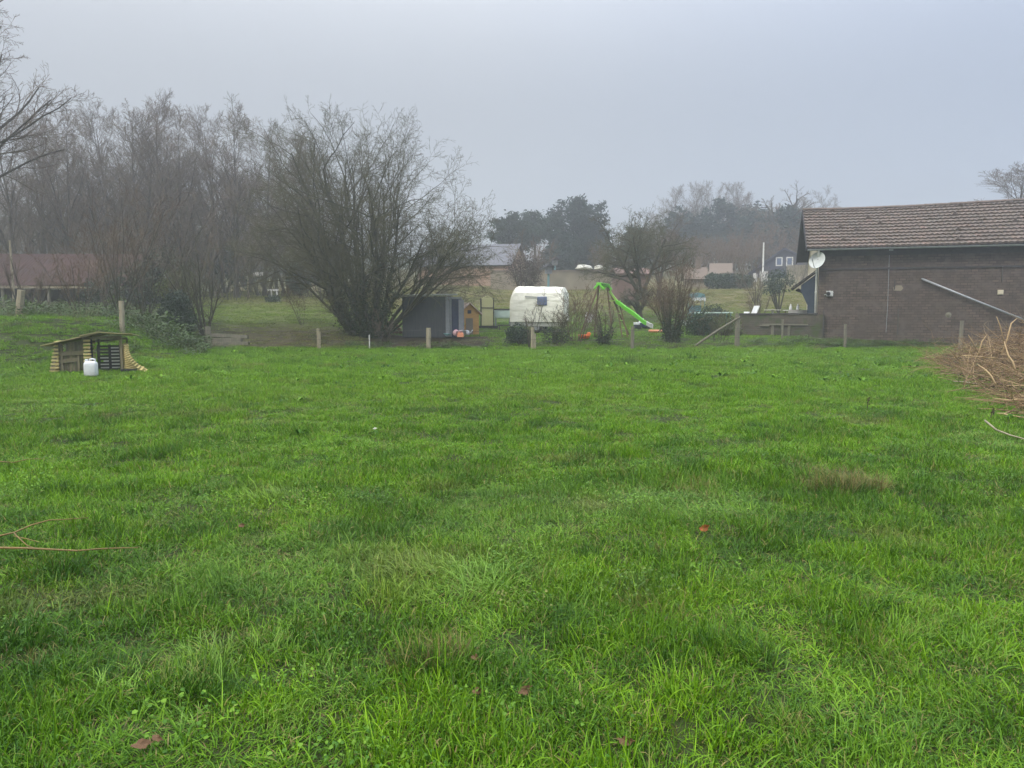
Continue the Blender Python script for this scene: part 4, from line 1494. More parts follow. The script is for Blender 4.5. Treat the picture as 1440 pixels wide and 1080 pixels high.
chute(slp, .31, M['green_plastic'], 'slide', pl_t)
chute([slp[-1] + Vector((.01, 0, .01)), lp(914, 458.5, 37.7), lp(918, 460, 37.7)], .24, M['white_plastic'], 'slide_end', pl_t)
ld = MB()
for (t0, t1) in ((lp(867, 425, 38.9), lf(876, 37.9)), (lp(871, 426, 38.5), lf(884, 37.7))):
    ld.tube([t0, t1], .035, 7)
ld.build('ladder_rail', M['brown_pole'], pl_t)
for i in range(5):
    f = .12 + i * .19
    rgm = MB()
    rgm.tube([lp(867, 425, 38.9).lerp(lf(876, 37.9), f), lp(871, 426, 38.5).lerp(lf(884, 37.7), f)], .022, 6)
    rgm.build('rung', M['yellow_green'], pl_t)
ss_ = MB()
mid = A0.lerp(A1, .35)
sb = lp(828, 446, 37.6)
for o_ in (-.16, .16):
    ss_.tube([mid + Vector((0, o_, 0)), sb + Vector((.02, o_, .2))], .012, 5)
ss_.build('rope', M['yellow_green'], pl_t)
bs_ = MB()
bs_.add([(sb.x - .2, sb.y - .17, sb.z - .25), (sb.x + .12, sb.y - .17, sb.z - .25), (sb.x + .12, sb.y + .17, sb.z - .25), (sb.x - .2, sb.y + .17, sb.z - .25),
         (sb.x - .13, sb.y - .2, sb.z + .28), (sb.x + .2, sb.y - .2, sb.z + .12), (sb.x + .2, sb.y + .2, sb.z + .12), (sb.x - .13, sb.y + .2, sb.z + .28)],
        [[(3, 2, 1, 0), (0, 1, 5, 4), (1, 2, 6, 5), (2, 3, 7, 6), (3, 0, 4, 7)]])
bs_.build('swing_seat', M['white_plastic'], pl_t)

p = at(821.5, 37.0)
ot = thing('toy_trough', 'bright orange plastic toy shell lying on the grass under the swing', 'toy', p, R(10))
MB().lathe([(0, .04), (.22, .05), (.30, .16), (.31, .24), (.28, .25), (.22, .12), (0, .09)], 18, m=Matrix.Diagonal((1.0, .7, 1, 1))).build('shell', M['orange'], ot, smooth=True)
MB().lathe([(0, -.04), (.1, -.02), (.12, .06), (.06, .12), (0, .13)], 12, m=Matrix.Translation((.24, 0, .24))).build('head', M['orange'], ot, smooth=True)

p = at(903, 43.5)
rt = thing('ride_on_toy', 'dark blue and white ride-on toy car on the lawn beneath the forked tree', 'toy car', p, R(15))
MB().prism([(-.42, .12), (.42, .12), (.45, .32), (.2, .38), (.08, .36), (-.25, .38), (-.45, .34)], 1, -.2, .2).build('body', M['blue_dark'], rt, bevel=.02)
MB().box((-.35, -.03, .34), (.2, .46, .14)).build('side_panel', M['white_plastic'], rt, bevel=.02)
MB().box((.32, -.03, .32), (.2, .46, .12)).build('side_panel', M['white_plastic'], rt, bevel=.02)
MB().prism([(-.15, .38), (.1, .38), (.05, .62), (-.08, .66)], 1, -.16, .16).build('windscreen', M['white_plastic'], rt, bevel=.01)
for (x, y) in ((-.28, -.22), (.28, -.22), (-.28, .22), (.28, .22)):
    MB().lathe([(0, -.05), (.12, -.05), (.14, -.02), (.14, .02), (.12, .05), (0, .05)], 14, m=Matrix.Translation((x, y, .14)) @ Matrix.Rotation(math.pi / 2, 4, 'X')).build('wheel', M['rubber'], rt)

p = at(924, 41.5)
o = MB().lathe([(0, .03), (.40, .04), (.47, .14), (.45, .19), (.40, .17), (.36, .10), (0, .09)], 22, m=Matrix.Diagonal((1, .7, 1, 1))).build('paddling_tray', M['salmon'], None, smooth=True)
o.location = p
tag(o, 'flat orange tray lying on the lawn between the slide and twiggy shrub', 'tray')
p = at(969, 45)
tb = thing('white_tub', 'low white tub on the lawn at the end of the hedge', 'tub', p, 0)
MB().lathe([(0, .02), (.4, .02), (.46, .30), (.50, .32), (.48, .34), (.43, .32), (.38, .08), (0, .07)], 22, m=Matrix.Diagonal((1.05, .7, 1, 1))).build('basin', M['white_plastic'], tb, smooth=True)
for x in (-.5, .5):
    MB().box((x, 0, .33), (.12, .2, .06)).build('handle', M['white_plastic'], tb, bevel=.01)
p = at(1000, 41.2)
tt = thing('garden_table', 'long pale green table top showing above the garden hedge', 'table', p, R(-2))
MB().box((0, 0, 1.10), (2.1, 1.1, .07)).build('tabletop', M['pale_teal'], tt, bevel=.01)
for (x, y) in ((-.95, -.45), (.95, -.45), (-.95, .45), (.95, .45)):
    MB().bar((x, y, -.1), (x, y, 1.07), .06, .06).build('leg', M['teal'], tt)
p = at(979, 48)
gc = thing('garden_canopy', 'blue green canopy on thin poles with white fringe beyond the hedge', 'canopy', p, R(8))
MB().prism([(-.45, 1.45), (.45, 1.45), (.38, 1.66), (0, 1.75), (-.38, 1.66)], 1, -.35, .35).build('canopy_top', M['teal'], gc)
fr = MB()
for i in range(6):
    fr.box((-.4 + .16 * i, -.37, 1.36 - .03 * (i % 2)), (.13, .02, .16 + .06 * (i % 2)))
fr.build('fringe', M['white_plastic'], gc)
for (x, y) in ((-.42, -.32), (.42, -.32), (-.42, .32), (.42, .32)):
    MB().tube([(x, y, -.1), (x, y, 1.5)], .025, 6).build('leg', M['teal'], gc)
MB().box((0, .1, .45), (.75, .4, .06)).box((0, .3, .7), (.75, .05, .5)).build('seat', M['teal'], gc)

# chairs and things on the terrace behind the low wall
def deck_chair(px, d, mat, label, rz, sc=1.0):
    p = at(px, d, .2)
    t = thing('deck_chair', label, 'chair', p, rz, None)
    t.scale = (sc, sc, sc)
    MB().bar((-.28, 0, .42), (.25, 0, .40), .5, .05).build('seat', M[mat], t, bevel=.01)
    MB().bar((.20, 0, .38), (.52, 0, 1.15), .5, .05).build('backrest', M[mat], t, bevel=.01)
    for y in (-.26, .26):
        MB().bar((-.3, y, -.15), (.18, y, .62), .04, .05).build('leg', M[mat], t)
        MB().bar((.35, y, -.15), (-.15, y, .62), .04, .05).build('leg', M[mat], t)
        MB().bar((-.25, y, .63), (.33, y, .66), .07, .03).build('armrest', M[mat], t)
    return t


deck_chair(1051, 41.5, 'white_plastic', 'white reclining deck chair behind the low brick wall', R(12), 1.1)
deck_chair(1043, 42.3, 'white_plastic', 'smaller white folded chair beside the tall post and brace', R(30), .8)
p = at(1118, 40.6, .3)
ct = thing('covered_table', 'small table under a white cloth beside the porch', 'table', p, R(5))
tc = MB()
for i in range(15):
    tc.box((-.5 + i * .0714, -.36 + .02 * (i % 2), .62), (.075, .03, .62))
tc.box((0, 0, .95), (1.04, .72, .04))
tc.build('cloth', M['white_wood'], ct)
for (x, y) in ((-.4, .28), (.4, .28), (-.4, -.28), (.4, -.28)):
    MB().bar((x, y, -.2), (x, y, .93), .05, .05).build('leg', M['brown_pole'], ct)
for (dx, lab) in ((-.28, 'white jug standing at the near end of the cloth covered table'), (.1, 'white bottle standing on the middle of the cloth covered table')):
    o = MB().lathe([(0, 0), (.07, 0), (.08, .05), (.07, .18), (.03, .26), (.035, .32), (0, .32)], 12).build('jug' if dx < 0 else 'bottle', M['white_plastic'], None, smooth=True)
    o.location = p + Vector((dx, -.1, .97))
    tag(o, lab, 'jug' if dx < 0 else 'bottle')
p = at(1085, 41.0, .25)
pt_ = thing('planter', 'beige stone planter with a flat lid behind the low wall', 'planter', p, R(8))
MB().lathe([(0, 0), (.26, 0), (.32, .55), (.36, .57), (.36, .64), (.3, .64), (.28, .5), (0, .48)], 16).build('pot', M['beige_wall'], pt_, smooth=False)
MB().box((.05, 0, 1.02), (.8, .3, .05)).box((.05, 0, .83), (.1, .1, .4)).build('lid', M['stone'], pt_, bevel=.01)
p = at(1100, 41.2, .25)
o = MB().lathe([(0, 0), (.28, 0), (.33, .35), (.25, .62), (.1, .66), (0, .66)], 14, m=Matrix.Diagonal((1.1, .8, 1, 1))).build('plant_tub', M['dark_metal'], None, smooth=True)
o.location = p
tag(o, 'dark rounded tub behind the low wall next to the beige planter', 'tub')

# ------------------------------------------------------------------ dark shed, play cabin, yellow panel, bits of clutter
sd0 = at(596, 37.4)
ds = thing('garden_shed', 'dark weathered box shed with a dark blue doorway under the spreading tree', 'shed', (sd0.x, sd0.y, sd0.z + .05), R(-8))
SH = 2.02
MB().box((0, .9, SH / 2), (2.2, 1.8, SH)).build('wall', M['shed_dark'], ds, bevel=.01)
rfm = MB().add([(-1.15, -.04, SH + .005), (1.3, -.04, SH + .03), (1.3, 1.95, SH + .12), (-1.15, 1.95, SH + .1), (-1.15, -.04, SH + .07), (1.3, -.04, SH + .09), (1.3, 1.95, SH + .18), (-1.15, 1.95, SH + .16)],
               [[(3, 2, 1, 0), (4, 5, 6, 7), (0, 1, 5, 4), (1, 2, 6, 5), (2, 3, 7, 6), (3, 0, 4, 7)]])
rfm.build('roof', M['shed_roof'], ds)
MB().box((1.205, -.0, SH / 2 + .02), (.2, .06, SH - .06)).build('corner_panel', M['shed_grey'], ds)
an = MB().box((1.52, .55, SH / 2 - .05), (.42, .9, SH - .12))
an.build('doorway', M['blue_dark'], ds)
MB().box((1.35, .06, SH / 2), (.07, .06, SH - .08)).box((1.87, .10, SH / 2 - .06), (.26, .05, SH - .2)).box((1.6, .07, SH - .08), (.6, .05, .1)).build('frame', M['shed_grey'], ds)

p = at(653, 39.8)
pc_ = thing('play_cabin', 'small orange wooden play cabin with pinkish roof and brown side', 'play cabin', p, R(28))
hw, hd, hh, hr = .55, .62, 1.15, 1.62
MB().prism([(-hw, 0), (hw, 0), (hw, hh), (0, hr), (-hw, hh)], 1, -hd, -hd + .05).build('front_wall', M['play_wood'], pc_)
MB().box((-hw + .03, .05, hh / 2), (.05, 2 * hd, hh)).build('side_wall', M['play_side'], pc_)
MB().box((hw - .03, .05, hh / 2), (.05, 2 * hd, hh)).build('side_wall', M['play_side'], pc_)
MB().prism([(-hw, 0), (hw, 0), (hw, hh), (0, hr), (-hw, hh)], 1, hd, hd + .05).build('rear_wall', M['play_wood'], pc_)
for s_ in (-1, 1):
    MB().bar((0, .03, hr + .04), (s_ * (hw + .16), .03, hh - .08), 2 * hd + .3, .05, up=(0, 0, 1)).build('roof', M['play_roof'], pc_)
MB().box((.0, -hd - .012, .45), (.4, .03, .85)).build('door', M['play_side'], pc_, bevel=.005)
MB().box((.0, -hd - .012, 1.2), (.2, .03, .18)).build('window', M['blue_dark'], pc_)
MB().bar((-hw - .05, -hd - .03, hh - .06), (0, -hd - .03, hr + .03), .03, .08, up=(0, 1, 0)).bar((hw + .05, -hd - .03, hh - .06), (0, -hd - .03, hr + .03), .03, .08, up=(0, 1, 0)).build('bargeboard', M['play_wood'], pc_)

p = at(685, 44.0)
yb = thing('tool_locker', 'tall narrow yellowish locker with a thin dark frame behind the play cabin', 'locker', p, R(6))
MB().prism([(-.33, .12), (.33, .12), (.33, 1.62), (.0, 1.86), (-.33, 1.66)], 1, -.25, .25).build('body', M['yellow_side'], yb, bevel=.01)
MB().box((.36, -.02, .9), (.04, .5, 1.62)).box((-.36, -.02, .9), (.04, .5, 1.58)).box((0, -.27, 1.15), (.76, .03, .03)).build('frame', M['dark_board'], yb)
MB().box((-.35, -.05, .05), (1.9, .9, .1)).build('base', M['dark_board'], yb)

p = at(638, 38.0)
bn = thing('green_cart', 'low green cart with pale corner posts beside the dark shed', 'cart', p, R(-5))
MB().box((0, 0, .48), (.95, .5, .3)).build('body', M['teal'], bn, bevel=.02)
MB().box((0, 0, .66), (1.05, .56, .05)).build('lid', M['green_plastic' if False else 'yellow_green'], bn, bevel=.01)
for (x, y) in ((-.48, -.2), (.48, -.2)):
    MB().bar((x, y, .0), (x, y, .72), .05, .05).build('leg', M['white_wood'], bn)
for x in (-.32, .32):
    MB().lathe([(0, -.04), (.17, -.04), (.19, 0), (.17, .04), (0, .04)], 14, m=Matrix.Translation((x, -.2, .19)) @ Matrix.Rotation(math.pi / 2, 4, 'X')).build('wheel', M['rubber'], bn)
rg = random.Random(9)
toys = [('pink plastic ball among the toys beside the dark shed', 641, 37.2, 'pink', 'ball'), ('pale pink bucket among the toys beside the dark shed', 645.5, 37.0, 'pink', 'bucket'),
        ('white tub among the toys beside the dark shed', 650, 37.3, 'white_plastic', 'tub'), ('green toy bowl at the foot of the dark shed', 629, 37.3, 'teal', 'bowl'),
        ('white watering can near the play cabin door', 657, 37.6, 'white_plastic', 'watering can'), ('salmon pink toy block lying before the green cart', 647.5, 36.7, 'salmon', 'block')]
for (lab, px, d, mt, cat) in toys:
    p = at(px, d)
    mb = MB()
    if cat == 'ball':
        mb.lathe([(.16 * math.sin(math.pi * i / 10), .16 - .16 * math.cos(math.pi * i / 10)) for i in range(11)], 16)
    elif cat in ('bucket', 'tub'):
        mb.lathe([(0, .0), (.11, 0), (.15, .26), (.165, .27), (.15, .28), (.10, .03), (0, .03)], 16)
    elif cat == 'bowl':
        mb.lathe([(0, .0), (.1, 0), (.21, .12), (.2, .13), (.1, .03), (0, .03)], 16)
    elif cat == 'watering can':
        mb.lathe([(0, 0), (.1, 0), (.1, .2), (.05, .23), (0, .23)], 14).tube([(.08, 0, .06), (.2, 0, .16), (.26, 0, .26)], .02, 7).tube([(-.09, 0, .05), (-.19, 0, .12), (-.13, 0, .24), (0, 0, .24)], .013, 6)
    else:
        mb.box((0, 0, .1), (.3, .2, .18)).box((-.07, 0, .215), (.08, .08, .05)).box((.07, 0, .215), (.08, .08, .05))
    o = mb.build('toy_' + cat.replace(' ', '_'), M[mt], None, smooth=cat != 'block', bevel=.01 if cat == 'block' else 0)
    o.location = (p.x, p.y, p.z + .16)
    o.rotation_euler = (0, 0, rg.uniform(0, 6))
    tag(o, lab, cat)
# log pile
p = at(553, 39.4)
k = 0
for row in range(4):
    for i in range(6 - row):
        o = MB().tube([(0, -.25, 0), (0, .25, 0)], .085 * rg.uniform(.8, 1.05), 9, tint=rg.random()).build('split_log', M['log'])
        o.location = (p.x - .55 + .19 * i + .095 * row, p.y + rg.uniform(-.04, .04), p.z + .15 + .165 * row)
        tag(o, 'reddish log in the small stack between the big tree and the dark shed', 'log', 'logs stacked by the dark shed')
# thin dark stake and covered bench near the caravan
p = at(707, 44.5)
bx = thing('covered_bench', 'pale grey blue covered bench next to the caravan', 'bench', p, R(4))
MB().box((0, 0, .72), (1.0, .6, .5)).build('cover', M['pale_teal'], bx, bevel=.06)
MB().box((0, 0, 1.0), (1.1, .66, .06)).build('top', M['dark_board'], bx, bevel=.01)
for x in (-.42, .42):
    MB().box((x, 0, .24), (.08, .5, .5)).build('leg', M['shed_grey'], bx)

# ------------------------------------------------------------------ far buildings and walls
def slab_house(name, label, cat, px, d, rz, w, dp_, hw_, hr_, mw, mr, wins=(), chimney=None, sink=.6, over=.25):
    p = at(px, d)
    t = thing(name, label, cat, (p.x, p.y, p.z - sink), rz)
    MB().prism([(0, 0), (dp_, 0), (dp_, hw_ + sink), (dp_ / 2, hr_ + sink - .08), (0, hw_ + sink)], 0, -w / 2, w / 2).build('wall', M[mw], t)
    for s_ in (0, 1):
        a_ = Vector((0, dp_ / 2, hr_ + sink))
        b_ = Vector((0, -over if s_ == 0 else dp_ + over, hw_ + sink - over * (hr_ - hw_) / (dp_ / 2)))
        MB().bar(a_ + Vector((0, 0, .04)), b_ + Vector((0, 0, .04)), w + 2 * over, .12).build('roof', M[mr], t)
    for (x, z, ww, hh_) in wins:
        f_ = MB().box((x, -.02, z + sink), (ww, .1, hh_)).build('window', M['white_paint'], t)
        MB().box((x - ww * .24, -.08, z + sink), (ww * .36, .03, hh_ * .8)).box((x + ww * .24, -.08, z + sink), (ww * .36, .03, hh_ * .8)).build('pane', M['glass'], f_)
    if chimney:
        MB().box((chimney[0], dp_ / 2, hr_ + sink + .3), (.5, .5, 1.3)).box((chimney[0], dp_ / 2, hr_ + sink + 1.0), (.6, .6, .12)).build('chimney', M['house_tan'], t)
    return t


slab_house('bungalow', 'low pinkish orange bungalow with grey roof behind the big tree', 'house', 652, 72, R(-14), 9.0, 7, 1.9, 4.0, 'house_pink', 'slate', sink=1.2)
# red brown slatted hut behind the forked tree
slab_house('slatted_hut', 'red brown boarded hut behind the forked tree', 'hut', 889, 58, R(5), 2.3, 2, 2.1, 2.5, 'slat_brown', 'slat_brown')
# beige field wall
a, b = at(690, 66.5), at(886, 66.5)
bw = thing('field_wall', 'long beige rendered field wall behind the caravan', 'wall', (a.x, a.y, min(a.z, b.z) - .4), 0)
MB().box(((b.x - a.x) / 2, 0, 1.0), (b.x - a.x, .3, 2.1)).build('wall_face', M['beige_wall'], bw)
MB().box(((b.x - a.x) / 2, 0, 2.09), (b.x - a.x + .1, .42, .1)).build('coping', M['play_side'], bw)
# pale rocks/boat on the wall line
p = P(816, 380, 66.5)
for (px, w2, h2, lab) in ((821, .75, .5, 'pale boulder standing on the field wall above the swing'), (843, .55, .45, 'smaller pale boulder on the field wall near its end')):
    q = P(px, 384, 66.5)
    rg_ = np.random.default_rng(int(px))
    mb = MB()
    prof = [(w2 * math.sin(math.pi * i / 8) * (1.1 if i < 4 else .9), h2 * (.5 - .5 * math.cos(math.pi * i / 8))) for i in range(9)]
    mb.lathe(prof, 12)
    mb.V[0] = mb.V[0] * (1 + rg_.normal(0, .07, (len(mb.V[0]), 1)))
    o = mb.build('boulder', M['stone'])
    o.location = (q.x, q.y + .0, bw.location.z + 2.12)
    tag(o, lab, 'boulder')
# little dovecote posts above the wall
for (px, pt, lab) in ((771, 377, 'tall bird table on a post behind the caravan'), (780, 365, 'farther roofed bird house against the dark conifers')):
    p = at(px, 62 if px == 771 else 78)
    tp = P(px, pt + 8, 62 if px == 771 else 78)
    t = thing('bird_house', lab, 'bird house', p, R(20))
    hgt = tp.z - p.z
    MB().tube([(0, 0, -.2), (0, 0, hgt)], .09, 8).build('pole', M['teal'], t)
    MB().box((0, 0, hgt + .25), (.45, .45, .5)).build('box', M['shed_grey'], t)
    MB().prism([(-.42, hgt + .5), (.42, hgt + .5), (0, hgt + .85)], 1, -.4, .4).build('roof', M['dark_board'], t)

# house with blue slate gable
hb = slab_house('gabled_house', 'blue grey house with a steep gable and two pale windows up the hill', 'house', 1100, 92, R(-19), 7.0, 8.5, 1.2, 2.0, 'house_tan', 'house_blue', sink=1.0)
for ch in list(hb.children):
    bpy.data.objects.remove(ch, do_unlink=True)
z0 = .2
top = (440 - 351) * 92 / FX + CAM_Z - at(1100, 92).z + 1.0
MB().prism([(-4.6, z0), (4.6, z0), (4.6, 2.2), (.0, top), (-4.6, 1.2)], 1, 0, 8).build('wall', M['house_blue'], hb)
MB().bar((0, 3.9, top + .05), (-5.2, 3.9, .75), 8.6, .14).build('roof', M['house_blue'], hb)
MB().bar((0, 3.9, top + .05), (5.0, 3.9, 1.95), 8.6, .14).build('roof', M['house_blue'], hb)
MB().box((3.1, -2.0, 1.15), (5.6, 3.9, 2.3)).build('extension', M['beige_wall'], hb)
for x in (-.55, 1.0 - .35):
    wz = (440 - 368.5) * 92 / FX + CAM_Z - at(1100, 92).z + 1.0
    f_ = MB().box((x, -.03, wz), (.78, .12, 1.05)).build('window', M['white_paint'], hb)
    MB().box((x, -.1, wz), (.52, .04, .8)).build('pane', M['glass'], f_)
slab_house('tan_house', 'small tan roofed house half hidden behind the dark hedge', 'house', 1012, 84, R(-16), 2.0, 2.4, 1.0, 2.0, 'house_tan', 'house_tan', chimney=None, sink=1)
slab_house('red_roofed_house', 'low reddish roofed house with pale chimney behind the twiggy shrub', 'house', 978, 74, R(-6), 1.9, 2.4, .9, 1.9, 'beige_wall', 'house_tan', chimney=(.3,), sink=.8)
# pale church spire, pole
p = at(998, 128)
spr = thing('church_spire', 'slender pale stone spire rising among the misty trees', 'spire', (p.x, p.y, p.z - 1), 0)
zt = P(998, 341, 128).z - p.z + 1
MB().lathe([(1.0, 0), (1.0, zt * .50), (.8, zt * .56), (.52, zt * .66), (.0, zt)], 8).build('steeple', M['stone'], spr)
MB().lathe([(1.12, zt * .46), (1.12, zt * .5), (1.0, zt * .52)], 8).build('ledge', M['stone'], spr)
MB().tube([(0, 0, zt), (0, 0, zt + .9)], .06, 5).build('finial', M['stone'], spr)
p = at(1071, 80)
up_ = thing('utility_pole', 'white utility pole with a pale cabinet at its foot up the hill', 'pole', p, 0)
zt = P(1071, 341, 80).z - p.z
MB().tube([(0, 0, -.5), (0, 0, zt)], [.11, .07], 8).build('pole', M['white_paint'], up_)
MB().box((.02, -.2, zt - 3.3), (.8, .3, .18)).build('crossbar', M['white_paint'], up_)
bz = P(1071, 395, 80).z - p.z
MB().box((.0, -.35, bz + .45), (.75, .4, 1.0)).build('cabinet', M['white_wood'], up_, bevel=.02)
MB().box((-.85, -.2, bz + .35), (.35, .3, .85)).build('small_cabinet', M['white_wood'], up_, bevel=.02)
for i, px in enumerate((1108, 1115.5, 1122)):
    d = 74 - 2 * i
    p = at(px, d)
    o = MB().tube([(0, 0, -.3), (.02, 0, P(px, 385 + i * 2, d).z - p.z)], .075, 6).build('paddock_post', M['post_pale'])
    o.location = p
    tag(o, ('first', 'second', 'third')[i] + ' of three pale paddock posts before the gabled house, counted away from the utility pole', 'post', 'pale paddock posts')

# rusty open shed on the far bank
p = at(75, 46)
rs = thing('open_shed', 'long open shed with a rusty sagging sheet roof behind the bank', 'shed', (p.x, p.y, p.z - .3), R(3))
e0 = P(75, 401, 46).z - p.z + .3
e1 = P(75, 357, 49.5).z - p.z + .3
mb = MB()
n = 160
xs = np.linspace(-5.4, 4.3, n)
wv = .03 * np.sin(np.arange(n) * 2.1)
a_ = np.stack([xs, np.full(n, -.2), e0 + wv + .03 * np.sin(xs * .8)], 1)
b_ = np.stack([xs, np.full(n, 3.6), e1 + wv], 1)
c_ = np.stack([xs, np.full(n, 7.6), e0 + wv], 1)
i = np.arange(n - 1)
mb.add(np.concatenate([a_, b_, c_]), [np.stack([i, i + 1, n + i + 1, n + i], 1), np.stack([n + i, n + i + 1, 2 * n + i + 1, 2 * n + i], 1)])
mb.build('roof', M['rust'], rs)
MB().box((-.5, 7.2, e0 / 2), (9.5, .12, e0 - .1)).build('rear_wall', M['dark_board'], rs)
MB().box((-5.3, 3.5, e0 / 2), (.12, 7.2, e0 - .1)).build('side_wall', M['dark_board'], rs)
MB().box((4.2, 3.5, e0 / 2), (.12, 7.2, e0 - .1)).build('side_wall', M['dark_board'], rs)
MB().box((-.5, -.12, e0 - .12), (9.6, .1, .14)).build('eave_beam', M['post_pale'], rs)
for x in (-5.2, -2.9, -.2, 2.1, 4.15):
    MB().tube([(x, 0, -.3), (x, 0, e0 - .15)], .09, 7).build('leg', M['post'], rs)
p = at(20, 40)
o = MB().tube([(0, 0, -.2), (.03, 0, 1.6), (0, 0, P(20, 338, 40).z - p.z)], [.07, .065, .05], 7).build('tall_stake', M['post_pale'])
o.location = p
tag(o, 'tall pale stake standing before the rusty shed', 'stake')
# far posts on the pasture edge
for (px, pt, d, wd, mt, lab) in ((313, 407, 58, .17, 'post', 'plain grey stake standing on the pasture edge nearest the dark evergreen'),
                                 (350, 396, 58, .17, 'post_pale', 'straight pale stake on the pasture edge below the white bale'),
                                 (440, 398, 57, .16, 'post_pale', 'pale stake leaning to one side at the pasture edge beside the big tree'),
                                 (329, 404, 58, .12, 'post', 'thin dull stake between the grey and the pale stakes'),
                                 (304, 405, 58, .12, 'post', 'slender grey stake close beside the plain grey one')):
    p = at(px, d)
    h = P(px, pt, d).z - p.z
    ln = .32 if px == 440 else .02
    o = MB().tube([(-ln * 0, 0, h), (ln * h * .5, 0, h * .5), (ln * h * 1.4, 0, -.15)], wd / 2, 7).build('pasture_stake', M[mt])
    o.location = p
    tag(o, lab, 'stake', 'stakes on the pasture edge')
p = at(387, 54)
hj = thing('white_trestle', 'small white trestle standing over a dark bush on the pasture', 'trestle', p, R(10))
hh = P(387, 408, 54).z - p.z
MB().box((-.1, 0, hh), (.75, .12, .12)).build('crossbar', M['white_wood'], hj)
for x in (-.18, .2):
    MB().bar((x, 0, -.1), (x - .05, 0, hh), .09, .07).build('leg', M['white_wood'], hj)
p = at(357, 76)
hb_ = thing('hay_trailer', 'white roofed trailer far behind the bare trees', 'trailer', p, R(6))
hz0 = P(357, 392, 76).z - p.z
MB().box((0, 0, hz0 + .45), (2.6, 1.6, .35)).build('load', M['white_wood'], hb_, bevel=.05)
MB().box((.2, 0, hz0 + .95), (2.0, 1.7, .1)).build('roof', M['slate'], hb_)
for x in (-.9, 1.0):
    MB().box((x, 0, hz0 - .2), (.2, 1.2, 1.2)).build('leg', M['dark_board'], hb_)

# ------------------------------------------------------------------ trees
def tree(name, label, cat, p, stems, levels, mats, seed, group=None, rz=0.0, rmin=.006, trunk_levels=2, extra=None):
    rg = np.random.default_rng(seed)
    t = thing(name, label, cat, p, rz, group)
    tb, cb, out = branching(rg, stems, levels, rmin, trunk_levels)
    tb.build('trunk', M[mats[0]], t, smooth=True)
    cb.build('crown', M[mats[1]], t)
    if extra:
        extra(rg, out, t)
    return t


def ivy_on(n, levels_, spread, size, mat, name='ivy', tmax=1.0):
    def f(rg, out, t):
        C = []
        for lv in levels_:
            Pt = out[lv][0].reshape(-1, out[lv][0].shape[1], 3)
            b = rg.integers(0, len(Pt), n)
            u = rg.uniform(0, (Pt.shape[1] - 1.001) * tmax, n)
            i_ = u.astype(int)
            fr = (u - i_)[:, None]
            C.append(Pt[b, i_] * (1 - fr) + Pt[b, i_ + 1] * fr + rg.normal(0, spread, (n, 3)))
        leaves(MB(), rg, np.concatenate(C), size).build(name, M[mat], t)
    return f


# the big many-stemmed tree
bt = at(518, 38.0)


def bp(px, py, d):
    q = P(px, py, d)
    return np.array([q.x - bt.x, q.y - bt.y, q.z - bt.z])


stems = []
rgs = np.random.default_rng(77)
for (bx0, tx, ty, dd, r) in ((517, 511, 432, 0, .85), (500, 405, 345, -.6, .42), (507, 418, 275, .5, .22), (512, 448, 205, 0, .23), (517, 492, 205, .9, .24), (522, 528, 225, -.7, .20), (526, 560, 250, .4, .20), (530, 590, 272, -.4, .19),
                             (535, 625, 310, .8, .18), (538, 640, 350, -.9, .15), (528, 585, 320, -1.3, .15), (505, 395, 300, 1.0, .18), (520, 490, 290, -1.4, .15), (515, 450, 330, -1.5, .14), (538, 655, 330, 1.2, .12), (503, 385, 320, .9, .15), (540, 650, 300, -1, .12), (515, 425, 240, -.4, .15), (540, 668, 362, .8, .10), (536, 662, 338, -.7, .12), (505, 362, 285, .4, .16), (512, 438, 178, .3, .15), (518, 478, 186, -.3, .14), (528, 548, 215, .9, .13)):
    b0 = bp(bx0, 466, 38 + dd * .35)
    b0[2] = -.15
    tgt = bp(tx, ty, 38 + dd * 2.2)
    v = tgt - b0
    stems.append((b0, v, np.linalg.norm(v) * .88, r * .58))
lv = [dict(seg=9, w=.065, trop=.0, taper=.4),
      dict(n=9, t0=.35, t1=1, ang=.62, av=.2, lr=.60, lv=.3, rr=.6, seg=8, w=.12, trop=-.005, taper=.3, fall=.4),
      dict(n=8, t0=.2, t1=1, ang=.7, av=.2, lr=.46, lv=.35, rr=.55, seg=6, w=.15, trop=-.005, taper=.35, fall=.35),
      dict(n=6, t0=.15, t1=1, ang=.7, av=.25, lr=.5, lv=.4, rr=.55, seg=4, w=.16, trop=.01, taper=.5),
      dict(n=4, t0=.2, t1=1, ang=.75, av=.25, lr=.5, lv=.4, rr=.6, seg=3, w=.18, trop=.0, taper=.6)]
rg0 = np.random.default_rng(4)


